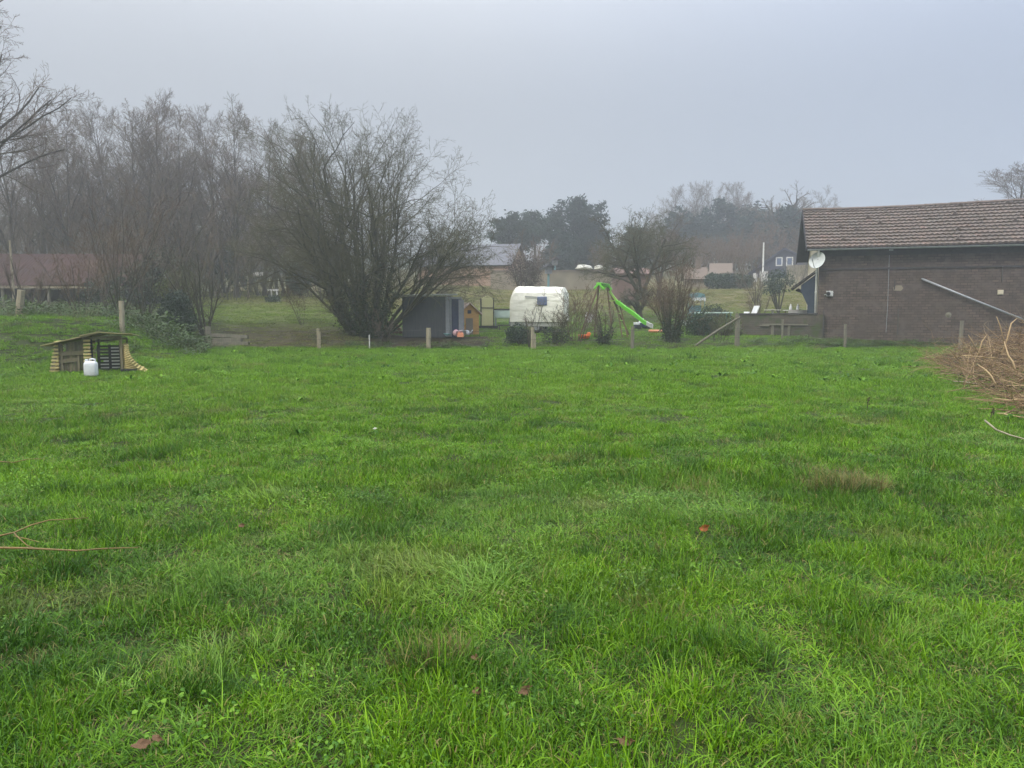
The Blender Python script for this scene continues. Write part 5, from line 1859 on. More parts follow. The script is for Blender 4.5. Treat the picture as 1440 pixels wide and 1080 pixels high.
def epicormic(rg, out, t):
    """fine mossy shoots crowding the lower stems, and ivy round their feet"""
    Pt, Rd = out[0]
    Pt, Rd = Pt[[1, 2, 3, 4, 5, 6, 7, 10, 11, 12, 13]], Rd[[1, 2, 3, 4, 5, 6, 7, 10, 11, 12, 13]]
    mb = MB()
    L = np.full(len(Pt), 4.0)
    pos, d, L_, r_ = kids(rg, Pt, Rd, L, 85, .10, .8, .7, .3, .5, .5, .1, fall=.2)
    d[:, 2] += .25
    r_ = np.full(len(pos), .0085)
    A, B = grow(rg, pos, nrm(d), L_, r_, 5, .13, .02, .5)
    V, q = tubes(A, B, 3)
    mb.add(V, [q], np.repeat(rg.uniform(.2, 1, len(A)), 18))
    pos, d, L2, r2 = kids(rg, A, B, L_, 3, .2, 1, .7, .25, .5, .4, .8)
    A2, B2 = grow(rg, pos, d, L2, np.full(len(pos), .0065), 3, .15, .0, .6)
    V, q = tubes(A2, B2, 3)
    mb.add(V, [q], np.repeat(rg.uniform(.2, 1, len(A2)), 12))
    mb.build('shoots', M['twig_moss'], t)
    n = 9000
    k = rg.integers(0, len(Pt), n)
    u = rg.uniform(0, 1, n) ** 2.0 * 5.0
    i_ = u.astype(int)
    fr = (u - i_)[:, None]
    C = Pt[k, i_] * (1 - fr) + Pt[k, i_ + 1] * fr + rg.normal(0, .17, (n, 3))
    leaves(MB(), rg, C, .065).build('ivy', M['ivy'], t)


tree('spreading_tree', 'big many stemmed bare tree leaning over the dark shed', 'tree', bt, stems, lv, ('bark_moss', 'twig_moss'), 4, rmin=.006, extra=epicormic)

# a row of tall bare trees, four shapes copied along the far bank
LVT = [dict(seg=12, w=.03, trop=.02, taper=.06),
       dict(n=24, t0=.20, t1=.98, ang=.50, av=.12, lr=.44, lv=.25, rr=.55, seg=8, w=.06, trop=.04, taper=.25, fall=.6),
       dict(n=9, t0=.18, t1=1, ang=.5, av=.15, lr=.45, lv=.3, rr=.5, seg=5, w=.09, trop=.03, taper=.4, fall=.4),
       dict(n=6, t0=.1, t1=1, ang=.55, av=.2, lr=.62, lv=.35, rr=.6, seg=4, w=.10, trop=.03, taper=.55),
       dict(n=4, t0=.1, t1=1, ang=.6, av=.2, lr=.62, lv=.35, rr=.7, seg=2, w=.10, trop=.02, taper=.6)]
row = [(-22, 52, 118, 0), (28, 58, 148, 1), (70, 60, 150, 2), (108, 57, 138, 3), (150, 60, 130, 0), (188, 58, 128, 1), (226, 60, 130, 2), (262, 57, 140, 3), (298, 60, 136, 0), (334, 58, 150, 2), (372, 61, 163, 1), (408, 64, 168, 3)]
where = ['outermost, at the edge of the picture', 'rising behind the tall pale stake', 'over the end of the rusty roof', 'over the middle of the rusty roof', 'behind the hazel shrub', 'just beyond the hazel shrub',
         'above the round dark evergreen', 'over the forked stump shrub', 'behind the slender grey stake', 'behind the white roofed trailer', 'behind the white trestle', 'nearest the big many stemmed tree']
protos = {}
HT = {}
for (px, d, h, kd), wtxt in zip(row, where):
    p = at(px, d)
    lab = 'tall bare tree of the far row, ' + wtxt
    if kd not in protos:
        st = [((0, 0, -.3), (.06 * (kd - 1.5), .02, 1), 13.5, .19)]
        if kd in (1, 3):
            st += [((.3, .1, -.3), (.28, .1, 1), 12.2, .14), ((-.25, -.1, -.3), (-.25, .05, 1), 12, .13)]
        protos[kd] = tree('bare_tree', lab, 'tree', p, st, LVT if len(st) == 1 else [LVT[0]] + [dict(LVT[1], n=13)] + LVT[2:], ('bark', 'twig'), 50 + kd, 'row of tall bare trees beyond the pasture', rmin=.0075)
        t = protos[kd]
        HT[kd] = max(max(v.co.z for v in c.data.vertices) for c in t.children)
    else:
        t = copy_tree(protos[kd], p, random.uniform(0, 6), 1, lab)
    t.rotation_euler.z = random.uniform(0, 6)
    sc = (P(px, h, d).z - p.z) / HT[kd]
    t.scale = (sc * 1.12, sc * 1.12, sc)
for i_, (px, d, py, kd) in enumerate(((48, 66, 245, 2), (90, 64, 235, 0), (130, 66, 230, 3), (170, 64, 225, 2), (208, 66, 230, 1), (244, 64, 228, 0), (280, 66, 235, 3), (316, 65, 240, 1), (352, 66, 238, 0), (390, 68, 250, 2), (430, 70, 262, 1), (5, 63, 240, 3))):
    p = at(px, d)
    sc = (P(px, py, d).z - p.z) / HT[kd]
    copy_tree(protos[kd], p, random.uniform(0, 6), (sc * 1.5, sc * 1.5, sc), 'lower bare tree of the deeper row, ' + ('beside the pale stake tree', 'above the start of the rusty roof', 'over the middle of the rusty roof', 'just behind the hazel shrub', 'by the outer side of the round evergreen',
              'straight above the round evergreen', 'above the forked stump', 'near the slender grey stake', 'beside the white roofed trailer', 'above the white trestle', 'half behind the big tree', 'nearest the picture edge')[i_], 'deeper row of bare trees')
# closer tree whose branches reach into the corner
p = at(-98, 30)
st = [((0, 0, -.3), (.02, .05, 1), 12.5, .26), ((.2, 0, .6), (.22, .1, 1), 11.5, .19)]
tree('corner_tree', 'nearest bare tree, its knotted boughs reaching in from the picture edge', 'tree', p, st,
     [dict(seg=10, w=.04, trop=.01, taper=.3), dict(n=18, t0=.36, t1=.98, ang=.68, av=.15, lr=.42, lv=.25, rr=.5, seg=8, w=.08, trop=.02, taper=.3, fall=.4),
      dict(n=10, t0=.2, t1=1, ang=.6, av=.2, lr=.42, lv=.3, rr=.5, seg=5, w=.12, trop=.02, taper=.4), dict(n=8, t0=.15, t1=1, ang=.7, av=.2, lr=.42, lv=.35, rr=.6, seg=3, w=.14, trop=.02, taper=.5),
      dict(n=3, t0=.3, t1=1, ang=.7, av=.2, lr=.45, lv=.3, rr=.7, seg=2, w=.12, trop=0, taper=.6)], ('bark', 'twig'), 61, rmin=.007)

# bare shrubs (hazel, willow, thorn)
LVS = [dict(seg=7, w=.06, trop=.0, taper=.35), dict(n=6, t0=.25, t1=1, ang=.5, av=.2, lr=.45, lv=.3, rr=.55, seg=5, w=.1, trop=.03, taper=.4),
       dict(n=5, t0=.15, t1=1, ang=.6, av=.2, lr=.5, lv=.35, rr=.6, seg=4, w=.12, trop=.02, taper=.5), dict(n=3, t0=.2, t1=1, ang=.6, av=.2, lr=.5, lv=.3, rr=.7, seg=2, w=.12, trop=0, taper=.6)]


def shrub(label, px, d, h, nst, spread, mats, seed, name='bare_shrub', base=.25, lean=0.0, rad=.03, extra=None, lvs=None, cat='shrub', group=None, rmin=.006, dens=1.0):
    rg = np.random.default_rng(seed)
    st = []
    for i_ in range(nst):
        a_ = rg.uniform(0, 6.283)
        b_ = np.array([base * rg.uniform(0, 1) * math.cos(a_), base * rg.uniform(0, 1) * math.sin(a_), -.1])
        v = np.array([spread * math.cos(a_) * rg.uniform(.3, 1) + lean, spread * math.sin(a_) * rg.uniform(.3, 1), 1])
        st.append((b_, v, h * rg.uniform(.65, 1.05) / (1 + .3 * spread * spread), rad * rg.uniform(.6, 1.1)))
    return tree(name, label, cat, at(px, d), st, lvs or LVS, mats, seed, group, rmin=rmin, trunk_levels=1, extra=extra)


shrub('tall hazel shrub with many bare stems above the shelter', 168, 33.5, 5.6, 12, .55, ('bark_moss', 'twig_red'), 201, lean=0)
shrub('lower pale twiggy bush before the rusty roof', 112, 31.5, 3.4, 9, .6, ('bark', 'twig_red'), 202)
shrub('thin leaning bush near the tall pale stake', 40, 33, 3.2, 8, .7, ('bark', 'twig'), 203)
shrub('forked mossy stump with a fan of thin shoots by the sleepers', 290, 36.5, 4.6, 7, .35, ('bark_moss', 'twig_moss'), 204, rad=.07)
shrub('bare bush of fine shoots between hazel and dark evergreen', 203, 36, 5.2, 9, .4, ('bark_moss', 'twig'), 205)
shrub('feathery thicket beside the dark evergreen on the pasture side', 268, 39, 5.2, 10, .45, ('bark_moss', 'twig'), 206)
shrub('slim bare saplings at the corner of the rusty shed', 140, 40, 5.0, 8, .4, ('bark', 'twig'), 207)
shrub('dense bare thicket at the back of the pasture', 330, 55, 6.5, 14, .45, ('bark', 'twig'), 208, base=1.5)
shrub('wide bare thicket behind the white trestle', 395, 58, 7, 16, .45, ('bark_moss', 'twig'), 209, base=2)
shrub('low tangled thicket left of the tall pale stake', -30, 38, 4.5, 12, .6, ('bark', 'twig'), 210, base=1)
shrub('small thorny sapling on the pasture slope', 425, 40, 2.2, 4, .4, ('bark', 'twig_red'), 211, rad=.018)
shrub('thin bare sapling before the caravan window', 747, 34.6, 2.3, 3, .25, ('bark', 'twig'), 212, rad=.03)
shrub('fine twiggy hedge plant at the caravan end', 788, 35.4, 1.9, 9, .5, ('bark_moss', 'twig_moss'), 213, rad=.016, base=.35)
shrub('upright reddish stemmed bush beside the swing', 810, 36, 2.6, 16, .35, ('twig_red', 'twig_red'), 214, rad=.015, base=.45)
shrub('dark ivy footed shrub standing before the swing', 849, 35.3, 2.0, 10, .35, ('bark_moss', 'twig'), 215, rad=.03, extra=ivy_on(700, [0], .1, .05, 'ivy', tmax=.5))
shrub('tall broom shaped shrub beside the lawn', 945, 36.2, 3.7, 34, .45, ('bark_moss', 'twig_red'), 216, rad=.028, base=.3, extra=ivy_on(1500, [0], .13, .055, 'ivy', tmax=.4))
shrub('low thin bush at the root of the slanting brace', 1008, 36.5, 1.6, 10, .6, ('bark_moss', 'twig_moss'), 217, rad=.014, base=.5)
shrub('bare young bush on the hillside before the dark hedge', 1062, 58, 3.6, 9, .5, ('bark', 'twig'), 218)
shrub('small bare bush beside the white deck chair', 1066, 44, 2.6, 7, .5, ('bark', 'twig'), 219)
shrub('scrubby thicket behind the paddock posts', 1115, 78, 3.5, 12, .6, ('bark_moss', 'twig_moss'), 220, base=1.5)
shrub('brown twiggy thicket on the hillside under the spire', 1005, 98, 5.5, 20, .6, ('twig_red', 'twig_red'), 221, base=3.5, rmin=.012)
shrub('brown thicket behind the utility pole', 1050, 96, 5.5, 20, .6, ('twig_red', 'twig_red'), 222, base=3.5, rmin=.012)
shrub('small bare sapling below the shed and logs', 541, 36.2, 1.6, 4, .6, ('bark', 'twig'), 223, rad=.015)
shrub('scrubby bush at the foot of the conifers, over the field wall', 745, 70, 4.8, 16, .5, ('twig_red', 'twig_red'), 224, base=1.2, rmin=.01)

for i_, (src, px, d, sc, lab) in enumerate((('dense bare thicket at the back of the pasture', 60, 52, .9, 'bare thicket standing in front of the rusty roof'), ('wide bare thicket behind the white trestle', 125, 53, .8, 'bare thicket at the hazel end of the rusty roof'),
        ('dense bare thicket at the back of the pasture', 0, 54, 1.0, 'bare thicket at the far end of the rusty shed'), ('wide bare thicket behind the white trestle', 215, 56, 1.0, 'bare thicket behind the round evergreen bush'), ('dense bare thicket at the back of the pasture', 262, 58, 1.0, 'bare thicket at the nearer pasture corner'),
        ('wide bare thicket behind the white trestle', 365, 63, 1.0, 'bare thicket just behind the white roofed trailer'), ('dense bare thicket at the back of the pasture', 455, 60, 1.1, 'bare thicket by the leaning pasture stake'), ('brown twiggy thicket on the hillside under the spire', 972, 92, 1.0, 'brown thicket climbing the hillside before the rounded conifer'),
        ('brown thicket behind the utility pole', 1028, 90, 1.0, 'brown thicket directly over the dark hillside hedge'), ('brown twiggy thicket on the hillside under the spire', 1062, 100, 1.25, 'brown thicket beside the gabled house'), ('brown thicket behind the utility pole', 940, 96, 1.1, 'brown thicket behind the broom shaped shrub'),
        ('brown twiggy thicket on the hillside under the spire', 1128, 98, 1.3, 'brown thicket between the gabled house and barn'), ('scrubby bush at the foot of the conifers, over the field wall', 858, 74, .9, 'scrubby bush where the field wall meets the fruit tree'))):
    src_o = next(o for o in bpy.data.objects if o.get('label') == src)
    copy_tree(src_o, at(px, d), 1 + i_ * 1.7, sc, lab)
# forked garden tree
p = at(901, 47)
st = [((0, 0, -.2), (.02, 0, 1), 2.0, .20), ((-.02, 0, 1.5), (-.45, .1, 1), 3.6, .13), ((.03, 0, 1.5), (.3, -.1, 1), 3.8, .13), ((.0, 0, 1.6), (.05, .4, 1), 3.6, .1), ((0, 0, 1.7), (-.15, -.35, 1), 3.6, .09)]
LVF = [dict(seg=7, w=.07, trop=.0, taper=.5), dict(n=10, t0=.25, t1=1, ang=.9, av=.25, lr=.68, lv=.3, rr=.55, seg=6, w=.14, trop=.01, taper=.35, fall=.3),
       dict(n=9, t0=.2, t1=1, ang=.8, av=.25, lr=.5, lv=.35, rr=.55, seg=5, w=.16, trop=-.02, taper=.45, fall=.3), dict(n=7, t0=.1, t1=1, ang=.8, av=.25, lr=.48, lv=.4, rr=.6, seg=3, w=.2, trop=-.03, taper=.5),
       dict(n=4, t0=.2, t1=1, ang=.8, av=.25, lr=.5, lv=.4, rr=.7, seg=2, w=.2, trop=-.02, taper=.6)]
tree('fruit_tree', 'old forked fruit tree with a dense drooping twiggy crown', 'tree', p, st, LVF, ('bark_moss', 'twig_moss'), 31, rmin=.008)
p = at(925, 62)
st = [((0, 0, -.2), (.05, 0, 1), 5.0, .17), ((0, 0, 1.0), (.3, .1, 1), 4.2, .12), ((0, 0, 1.0), (-.3, -.1, 1), 4.0, .11)]
tree('bare_fruit_tree', 'open bare tree with knobbly twigs rising behind the fruit tree', 'tree', p, st, [dict(LVF[0]), dict(LVF[1], n=8, trop=.02, lr=.55)] + LVF[2:4] + [dict(LVF[4], n=2)], ('bark', 'twig'), 33, rmin=.010)


# conifers
def conifer(label, px, d, py_top, half_px, kind, seed, mat, n=5200, size=.34, group=None, lean=0.0):
    p = at(px, d)
    rg = np.random.default_rng(seed)
    h = P(px, py_top, d).z - p.z
    rw = half_px * d / FX
    t = thing('pine_tree' if kind == 'pine' else 'conifer', label, 'tree', p, 0, group)
    C = []
    br = MB()
    if kind == 'pine':
        stems_ = [((0, 0, -.3), (lean, 0, 1), h * .93, .28)]
        nb_, t0, t1, ang, flat_ = 16, .45, .99, 1.15, .28
    elif kind == 'cedar':
        stems_ = [((0, 0, -.3), (-.04, 0, 1), h * .96, .34), ((.4, 0, .0), (.22, .0, 1), h * .84, .25), ((-.4, 0, .0), (-.22, 0, 1), h * .80, .25), ((.2, 0, .0), (.42, .0, 1), h * .66, .2)]
        nb_, t0, t1, ang, flat_ = 22, .08, .99, 1.0, .25
    else:
        stems_ = [((0, 0, -.3), (0, 0, 1), h * .97, .26)]
        nb_, t0, t1, ang, flat_ = 55, .05, .99, 1.3, .3
    ps = np.array([s[0] for s in stems_], float)
    ds_ = np.array([s[1] for s in stems_], float)
    Ls = np.array([s[2] for s in stems_])
    Rs = np.array([s[3] for s in stems_])
    Pt, Rd = grow(rg, ps, ds_, Ls, Rs, 10, .02, .015, .15)
    V, q = tubes(Pt, Rd, 8)
    br.add(V, [q])
    Lb = np.full(len(stems_), rw)
    pos, dr_, L1, r1 = kids(rg, Pt, Rd, Lb, nb_, t0, t1, ang, .15, 1.0 if kind != 'spruce' else 1.1, .3, .3, fall=.35 if kind == 'pine' else (.5 if kind == 'cedar' else .9))
    dr_[:, 2] += .25 if kind != 'spruce' else -.1
    A, B = grow(rg, pos, nrm(dr_), L1, np.maximum(r1, .03), 6, .09, .02 if kind != 'spruce' else -.02, .3)
    V, q = tubes(A, B, 5)
    br.add(V, [q])
    br.build('trunk', M['bark'], t, smooth=True)
    nk = 7
    pos, d2, L2, r2 = kids(rg, A, B, L1, nk, .3 if kind != 'spruce' else .1, 1.05 if False else 1.0, .8, .3, .38, .4, .5)
    k = rg.integers(0, len(pos), n)
    u = rg.uniform(0, 1, (n, 1))
    C = pos[k] + nrm(d2[k] * np.array([1, 1, .5])) * (L2[k][:, None] * u) + rg.normal(0, 1, (n, 3)) * np.array([.32, .32, .16]) * (1 if kind != 'pine' else 1.15)
    leaves(MB(), rg, C, size, flat=flat_, aspect=.4).build('crown', M[mat], t)
    return t


conifer('flat topped pine leaning toward the big bare tree', 722, 92, 314, 40, 'pine', 401, 'pine', 7000, .21)
conifer('second flat topped pine between its neighbour and the great cedar', 752, 96, 309, 34, 'pine', 402, 'pine', 7000, .21)
conifer('great broad misty cedar, tallest of the conifers', 806, 96, 284, 44, 'cedar', 403, 'conifer', 19000, .21)
conifer('slim dark conifer tucked in front of the great cedar', 782, 90, 322, 26, 'spruce', 404, 'conifer', 4200, .3)
conifer('ragged conifer at the outer side of the great cedar', 842, 98, 318, 22, 'spruce', 405, 'conifer', 3600, .3)
conifer('dark pointed conifer tip just behind the fruit tree', 886, 88, 316, 24, 'spruce', 406, 'conifer', 3000, .3)
conifer('second pointed conifer tip behind the fruit tree crown', 905, 92, 318, 24, 'spruce', 407, 'conifer', 3000, .3)
conifer('rounded dark conifer in the mist beside the spire', 962, 112, 300, 34, 'cedar', 408, 'conifer', 9000, .27)
conifer('tall blurred conifer mass behind the spire', 1022, 118, 288, 44, 'cedar', 409, 'conifer', 11000, .28)
conifer('smaller blurred conifer between the spire and utility pole', 1064, 112, 298, 36, 'cedar', 410, 'conifer', 8000, .27)
conifer('blurred conifer filling the gap beside the barn gable', 1128, 116, 300, 32, 'cedar', 411, 'conifer', 7000, .27)

# misty bare wood on the hillside, and the great ivy clad tree
for i_, (px, d, h, kd, lab) in enumerate(((945, 120, 13.2, 2, 'slender bare tree in the mist above the rounded conifer'), (975, 124, 14.1, 0, 'pale bare tree in the mist just over the spire'), (1000, 120, 14.1, 3, 'bare tree in the mist beyond the spire'),
                                          (1030, 122, 14.1, 2, 'bare tree in the mist above the tall blurred conifer'), (1056, 116, 12.3, 0, 'bare tree in the mist next to the ivy clad giant'), (1150, 112, 12.8, 3, 'bare tree in the mist rising over the barn ridge end'),
                                          (915, 128, 9.6, 0, 'faint bare tree in the mist beyond the fruit tree'))):
    t = copy_tree(protos[kd], at(px, d), i_ * 1.3, (1.1 * h / HT[kd], 1.1 * h / HT[kd], h / HT[kd]), lab, 'bare trees in the mist')
p = at(1098, 106)
hgt = (P(1098, 262, 106).z - p.z) * .87
st = [((0, 0, -.4), (.02, 0, 1), hgt * .55, .55), ((0, 0, hgt * .3), (.55, .1, 1), hgt * .6, .3), ((0, 0, hgt * .28), (-.6, 0, 1), hgt * .58, .3), ((0, 0, hgt * .4), (.2, -.2, 1), hgt * .6, .3), ((0, 0, hgt * .4), (-.2, .2, 1), hgt * .58, .28)]
tree('ivy_clad_tree', 'great misty oak with an ivy clad heart behind the gabled house', 'tree', p, st,
     [dict(seg=8, w=.06, trop=.0, taper=.45), dict(n=8, t0=.35, t1=1, ang=.75, av=.2, lr=.55, lv=.3, rr=.55, seg=7, w=.12, trop=.02, taper=.3, fall=.3), dict(n=7, t0=.25, t1=1, ang=.65, av=.2, lr=.45, lv=.3, rr=.5, seg=5, w=.15, trop=.01, taper=.4),
      dict(n=6, t0=.2, t1=1, ang=.7, av=.2, lr=.45, lv=.3, rr=.6, seg=3, w=.18, trop=.02, taper=.6)], ('bark', 'twig'), 71, rmin=.016,
     extra=lambda rg, out, t: leaves(MB(), rg, np.concatenate([blob_points(rg, 5200, [(0, 0, hgt * .55, 2.9, 2.6, hgt * .2), (.6, 0, hgt * .76, 2.2, 2, hgt * .15), (-.9, 0, hgt * .45, 2.4, 2, hgt * .14), (.2, 0, hgt * .30, 1.2, 1, hgt * .2)], .35)]), .24).build('ivy', M['conifer'], t))
t = copy_tree(protos[2], at(1428, 62), 2.0, (1.6, 1.6, (P(1425, 228, 62).z - at(1425, 62).z) / HT[2]), 'bare treetop showing above the barn ridge', None)


# evergreen bushes
def bush(label, px, d, blobs, n, size, mat, seed, name='evergreen_bush', shell=.45, trunk=True, dz=0):
    rg = np.random.default_rng(seed)
    t = thing(name, label, 'bush', at(px, d, dz), 0)
    leaves(MB(), rg, blob_points(rg, n, blobs, shell), size).build('foliage', M[mat], t)
    if trunk:
        b0 = blobs[0]
        tb = MB()
        for i_ in range(6):
            bl = blobs[i_ % len(blobs)]
            a_ = rg.uniform(0, 6.28)
            e_ = np.array(bl[:3]) + np.array([bl[3] * .6 * math.cos(a_), bl[4] * .6 * math.sin(a_), bl[5] * .4])
            m_ = e_ * .5 + np.array([0, 0, -.1])
            tb.tube([(0, 0, -.1), tuple(m_), tuple(e_)], [.06, .045, .02], 6)
        tb.build('stem', M['bark_moss'], t)
    return t


bush('round dark evergreen bush at the top of the bank', 247, 34.6, [(0, 0, 1.0, .80, .8, 1.0), (.05, 0, 1.6, .6, .6, .6), (-.4, 0, .7, .55, .6, .7), (.45, 0, .6, .5, .6, .7)], 6500, .055, 'holly', 501)
bush('yellowish mossy bush crowning the round dark evergreen', 254, 39.5, [(0, 0, 2.2, 1.0, .7, .55), (.6, 0, 1.6, .6, .6, .6), (-.8, 0, 1.7, .6, .6, .5)], 1500, .05, 'yellow_bush', 502)
bush('dark bushy cypress at the back of the pasture', 422, 62, [(0, 0, 1.0, 1.0, .9, 1.1), (.1, 0, 1.8, .8, .7, 1.0), (-.3, 0, 1.2, .8, .7, .9)], 2600, .10, 'conifer', 503)
bush('small dark bush under the white trestle', 384, 53.5, [(0, 0, .25, .6, .5, .3)], 500, .07, 'holly', 504)
bush('dark green laurel bush before the caravan', 729, 35.6, [(0, 0, .5, .55, .45, .55), (.35, 0, .35, .45, .4, .4), (-.3, 0, .4, .4, .4, .45)], 2200, .045, 'holly', 505)
bush('leafy evergreen clump under the caravan window', 776, 35.8, [(0, 0, .45, .6, .4, .45), (.5, 0, .3, .4, .35, .35)], 900, .045, 'ivy', 506)
bush('round brown leafless looking bush behind the caravan roof', 735, 60, [(0, 0, 2.2, 1.6, 1.2, 1.4), (.5, 0, 1.6, 1.2, 1, 1.1)], 4200, .06, 'yellow_bush', 507)
for k_ in ('round brown',):
    bpy.data.objects['evergreen_bush.00%d' % 6 if 'evergreen_bush.006' in bpy.data.objects else 'evergreen_bush'].children[0].data.materials[0] = leafy('brown_bush_leaves', (.05, .035, .025), (.085, .06, .042), rough=.8, trans=.1)
bush('clipped dark green hedge screening the garden table', 985, 38.6, [(0, 0, .6, .65, .4, .7), (-.35, 0, .55, .5, .4, .62), (.45, 0, .5, .5, .4, .6)], 2600, .05, 'hedge', 508, name='garden_hedge')
bush('brownish green hedge stretch leading to the tall post', 1018, 38.8, [(0, 0, .5, .75, .35, .62), (.55, 0, .45, .5, .35, .6), (-.6, 0, .45, .5, .35, .6)], 1700, .05, 'yellow_bush', 509, name='garden_hedge')
bush('long dark hedge on the hillside before the tan house', 1020, 72, [(-1.2, 0, .7, 1.0, .6, .75), (0, 0, .75, 1.0, .6, .8), (1.1, 0, .7, 1.0, .6, .75), (2.0, 0, .65, .7, .6, .7)], 3600, .11, 'hedge', 510, name='hillside_hedge')
bush('dark rounded garden bush behind the pale table', 1000, 47, [(0, 0, .6, .9, .6, .6), (.5, 0, .4, .7, .5, .45)], 1200, .06, 'holly', 511)
bush('leafy young tree with a thin stem beyond the low wall', 1095, 52, [(0, 0, 2.2, 1.1, .9, .9), (-.4, 0, 1.7, .8, .7, .6)], 1500, .07, 'pine', 512, name='young_tree')
bush('dense dark greenery behind the hazel shrub', 190, 44, [(0, 0, 1.5, 2.2, 1.2, 1.7), (1.6, 0, 2.2, 1.5, 1, 1.9), (-1.8, 0, 1.1, 1.5, 1, 1.2)], 4000, .09, 'ivy', 513)
bush('dark green pines far behind the forked stump', 300, 70, [(0, 0, 3.0, 1.8, 1.5, 3.0), (-2.4, 0, 2.6, 1.5, 1.5, 2.7), (2.4, 0, 2.4, 1.6, 1.5, 2.4)], 4200, .16, 'conifer', 514, name='dark_conifer')

# far wood closing the view, one misty mass
rg = np.random.default_rng(91)
bl = []
for px in np.arange(-140, 470, 9):
    d = rg.uniform(92, 135)
    p = at(px, d)
    hh = rg.uniform(3.5, 6.5)
    bl.append((p.x, p.y, p.z + hh * .45, rg.uniform(1.5, 3), rg.uniform(1.5, 3), hh * .6))
for px in np.arange(890, 1200, 9):
    d = rg.uniform(112, 150)
    p = at(px, d)
    hh = rg.uniform(4, 8)
    bl.append((p.x, p.y, p.z + hh * .45, rg.uniform(1.5, 3), rg.uniform(1.5, 3), hh * .6))
for px in np.arange(640, 890, 16):
    d = rg.uniform(104, 140)
    p = at(px, d)
    hh = rg.uniform(1.5, 3)
    bl.append((p.x, p.y, p.z + hh * .4, rg.uniform(1.5, 2.5), rg.uniform(1.5, 3), hh * .6))
wd_ = leaves(MB(), rg, blob_points(rg, 30000, bl, .3), .34).build('far_wood', M['far_wood'])
wd_['kind'] = 'stuff'
tag(wd_, 'misty wood and scrub closing off the hillside behind everything', 'wood')

# ------------------------------------------------------------------ heap of cut branches
rg = np.random.default_rng(17)


def heap_h(u, v):
    return np.maximum(0, 1 - v ** 2) * (.85 + .68 * np.exp(-((u - .45) / .3) ** 2)) * smooth(-.06, .12, u)


H0, H1 = np.array([17.0, 25.0]), np.array([10.5, 10.4])
ax = (H1 - H0)
Lh = np.linalg.norm(ax)
ax /= Lh
sd2 = np.array([-ax[1], ax[0]])
if sd2[0] > 0:
    sd2 = -sd2
HWID = 2.9


def heap_sticks(n, l0, l1, r0, r1, upbias, seed, surface=False):
    rg = np.random.default_rng(seed)
    u = rg.uniform(0, 1, n)
    v = rg.uniform(-1, 1, n)
    xy = H0 + ax * (u * Lh)[:, None] + sd2 * (v * HWID)[:, None]
    hh = heap_h(u, v)
    z = tz(xy[:, 0], xy[:, 1]) + hh * (rg.uniform(.75, 1.0, n) if surface else rg.uniform(.0, .95, n)) + .03
    az = np.arctan2(ax[1], ax[0]) + rg.normal(0, .75, n) + np.pi * (rg.uniform(0, 1, n) < .5)
    d = np.stack([np.cos(az), np.sin(az), rg.normal(0.02, .22, n) + upbias * rg.uniform(0, 1, n)], 1)
    L = rg.uniform(l0, l1, n)
    pos = np.concatenate([xy, z[:, None]], 1) - nrm(d) * (L * .4)[:, None]
    pos[:, 2] = np.maximum(pos[:, 2], tz(pos[:, 0], pos[:, 1]) + .01)
    return grow(rg, pos, d, L, rg.uniform(r0, r1, n), 6, .09, -.012, .4), L, rg


hp = thing('brush_heap', 'tangled heap of cut reddish willow branches at the meadow edge', 'brush heap', (0, 0, 0), 0)
mb = MB()
(A, B), L, rg_ = heap_sticks(1700, .9, 2.1, .005, .011, .16, 171)
V, q = tubes(A, B, 4)
mb.add(V, [q], np.repeat(rg_.uniform(0, 1, len(A)) ** 2, 28))
pos, d, L2, r2 = kids(rg_, A, B, L, 6, .2, 1, .55, .2, .42, .3, .6)
A2, B2 = grow(rg_, pos, d, L2, np.maximum(r2, .003), 4, .1, .0, .5)
V, q = tubes(A2, B2, 3)
mb.add(V, [q], np.repeat(rg_.uniform(0, 1, len(A2)) ** 2.5, 15))
mb.build('branches', M['brush'], hp)
mb = MB()
(A, B), L, rg_ = heap_sticks(1300, .6, 1.6, .006, .012, .0, 172)
A[:, :, 2] = np.maximum(A[:, :, 2] - .12, tz(A[:, :, 0], A[:, :, 1]) + .01)
V, q = tubes(A, B, 3)
mb.add(V, [q], 0)
mb.build('dark_gap_sticks', M['brush_dark'], hp)  # darker sticks set low colour in the shade between branches
# stout sticks that stand out of the heap, each its own piece
sticks = [((1408, 500, 17.5), (1422, 455, 17.6), (1430, 448, 17.8), 'forked pale branch standing up from the top of the brush heap'),
          ((1372, 505, 18.5), (1381, 480, 18.5), (1387, 472, 18.6), 'short pale branch standing beside the forked one on the brush heap'),
          ((1352, 512, 19.5), (1342, 500, 19.3), (1336, 490, 19.2), 'stubby yellowish branch tilting back over the brush heap end'),
          ((1358, 513, 19.4), (1363, 500, 19.4), (1365, 488, 19.4), 'straight thin stub next to the tilting one on the brush heap'),
          ((1400, 540, 14.5), (1386, 520, 14.8), (1374, 512, 15.2), 'long bent branch trailing down the near face of the brush heap'),
          ((1440, 562, 12.2), (1420, 563, 12.3), (1396, 560, 12.6), 'pale branch lying level across the near end of the brush heap'),
          ((1402, 582, 12.0), (1418, 584, 11.6), (1445, 588, 11.2), 'grey branch lying along the foot of the brush heap'),
          ((1428, 520, 13.8), (1418, 500, 14.0), (1412, 480, 14.3), 'curved orange branch rising over the near shoulder of the brush heap')]
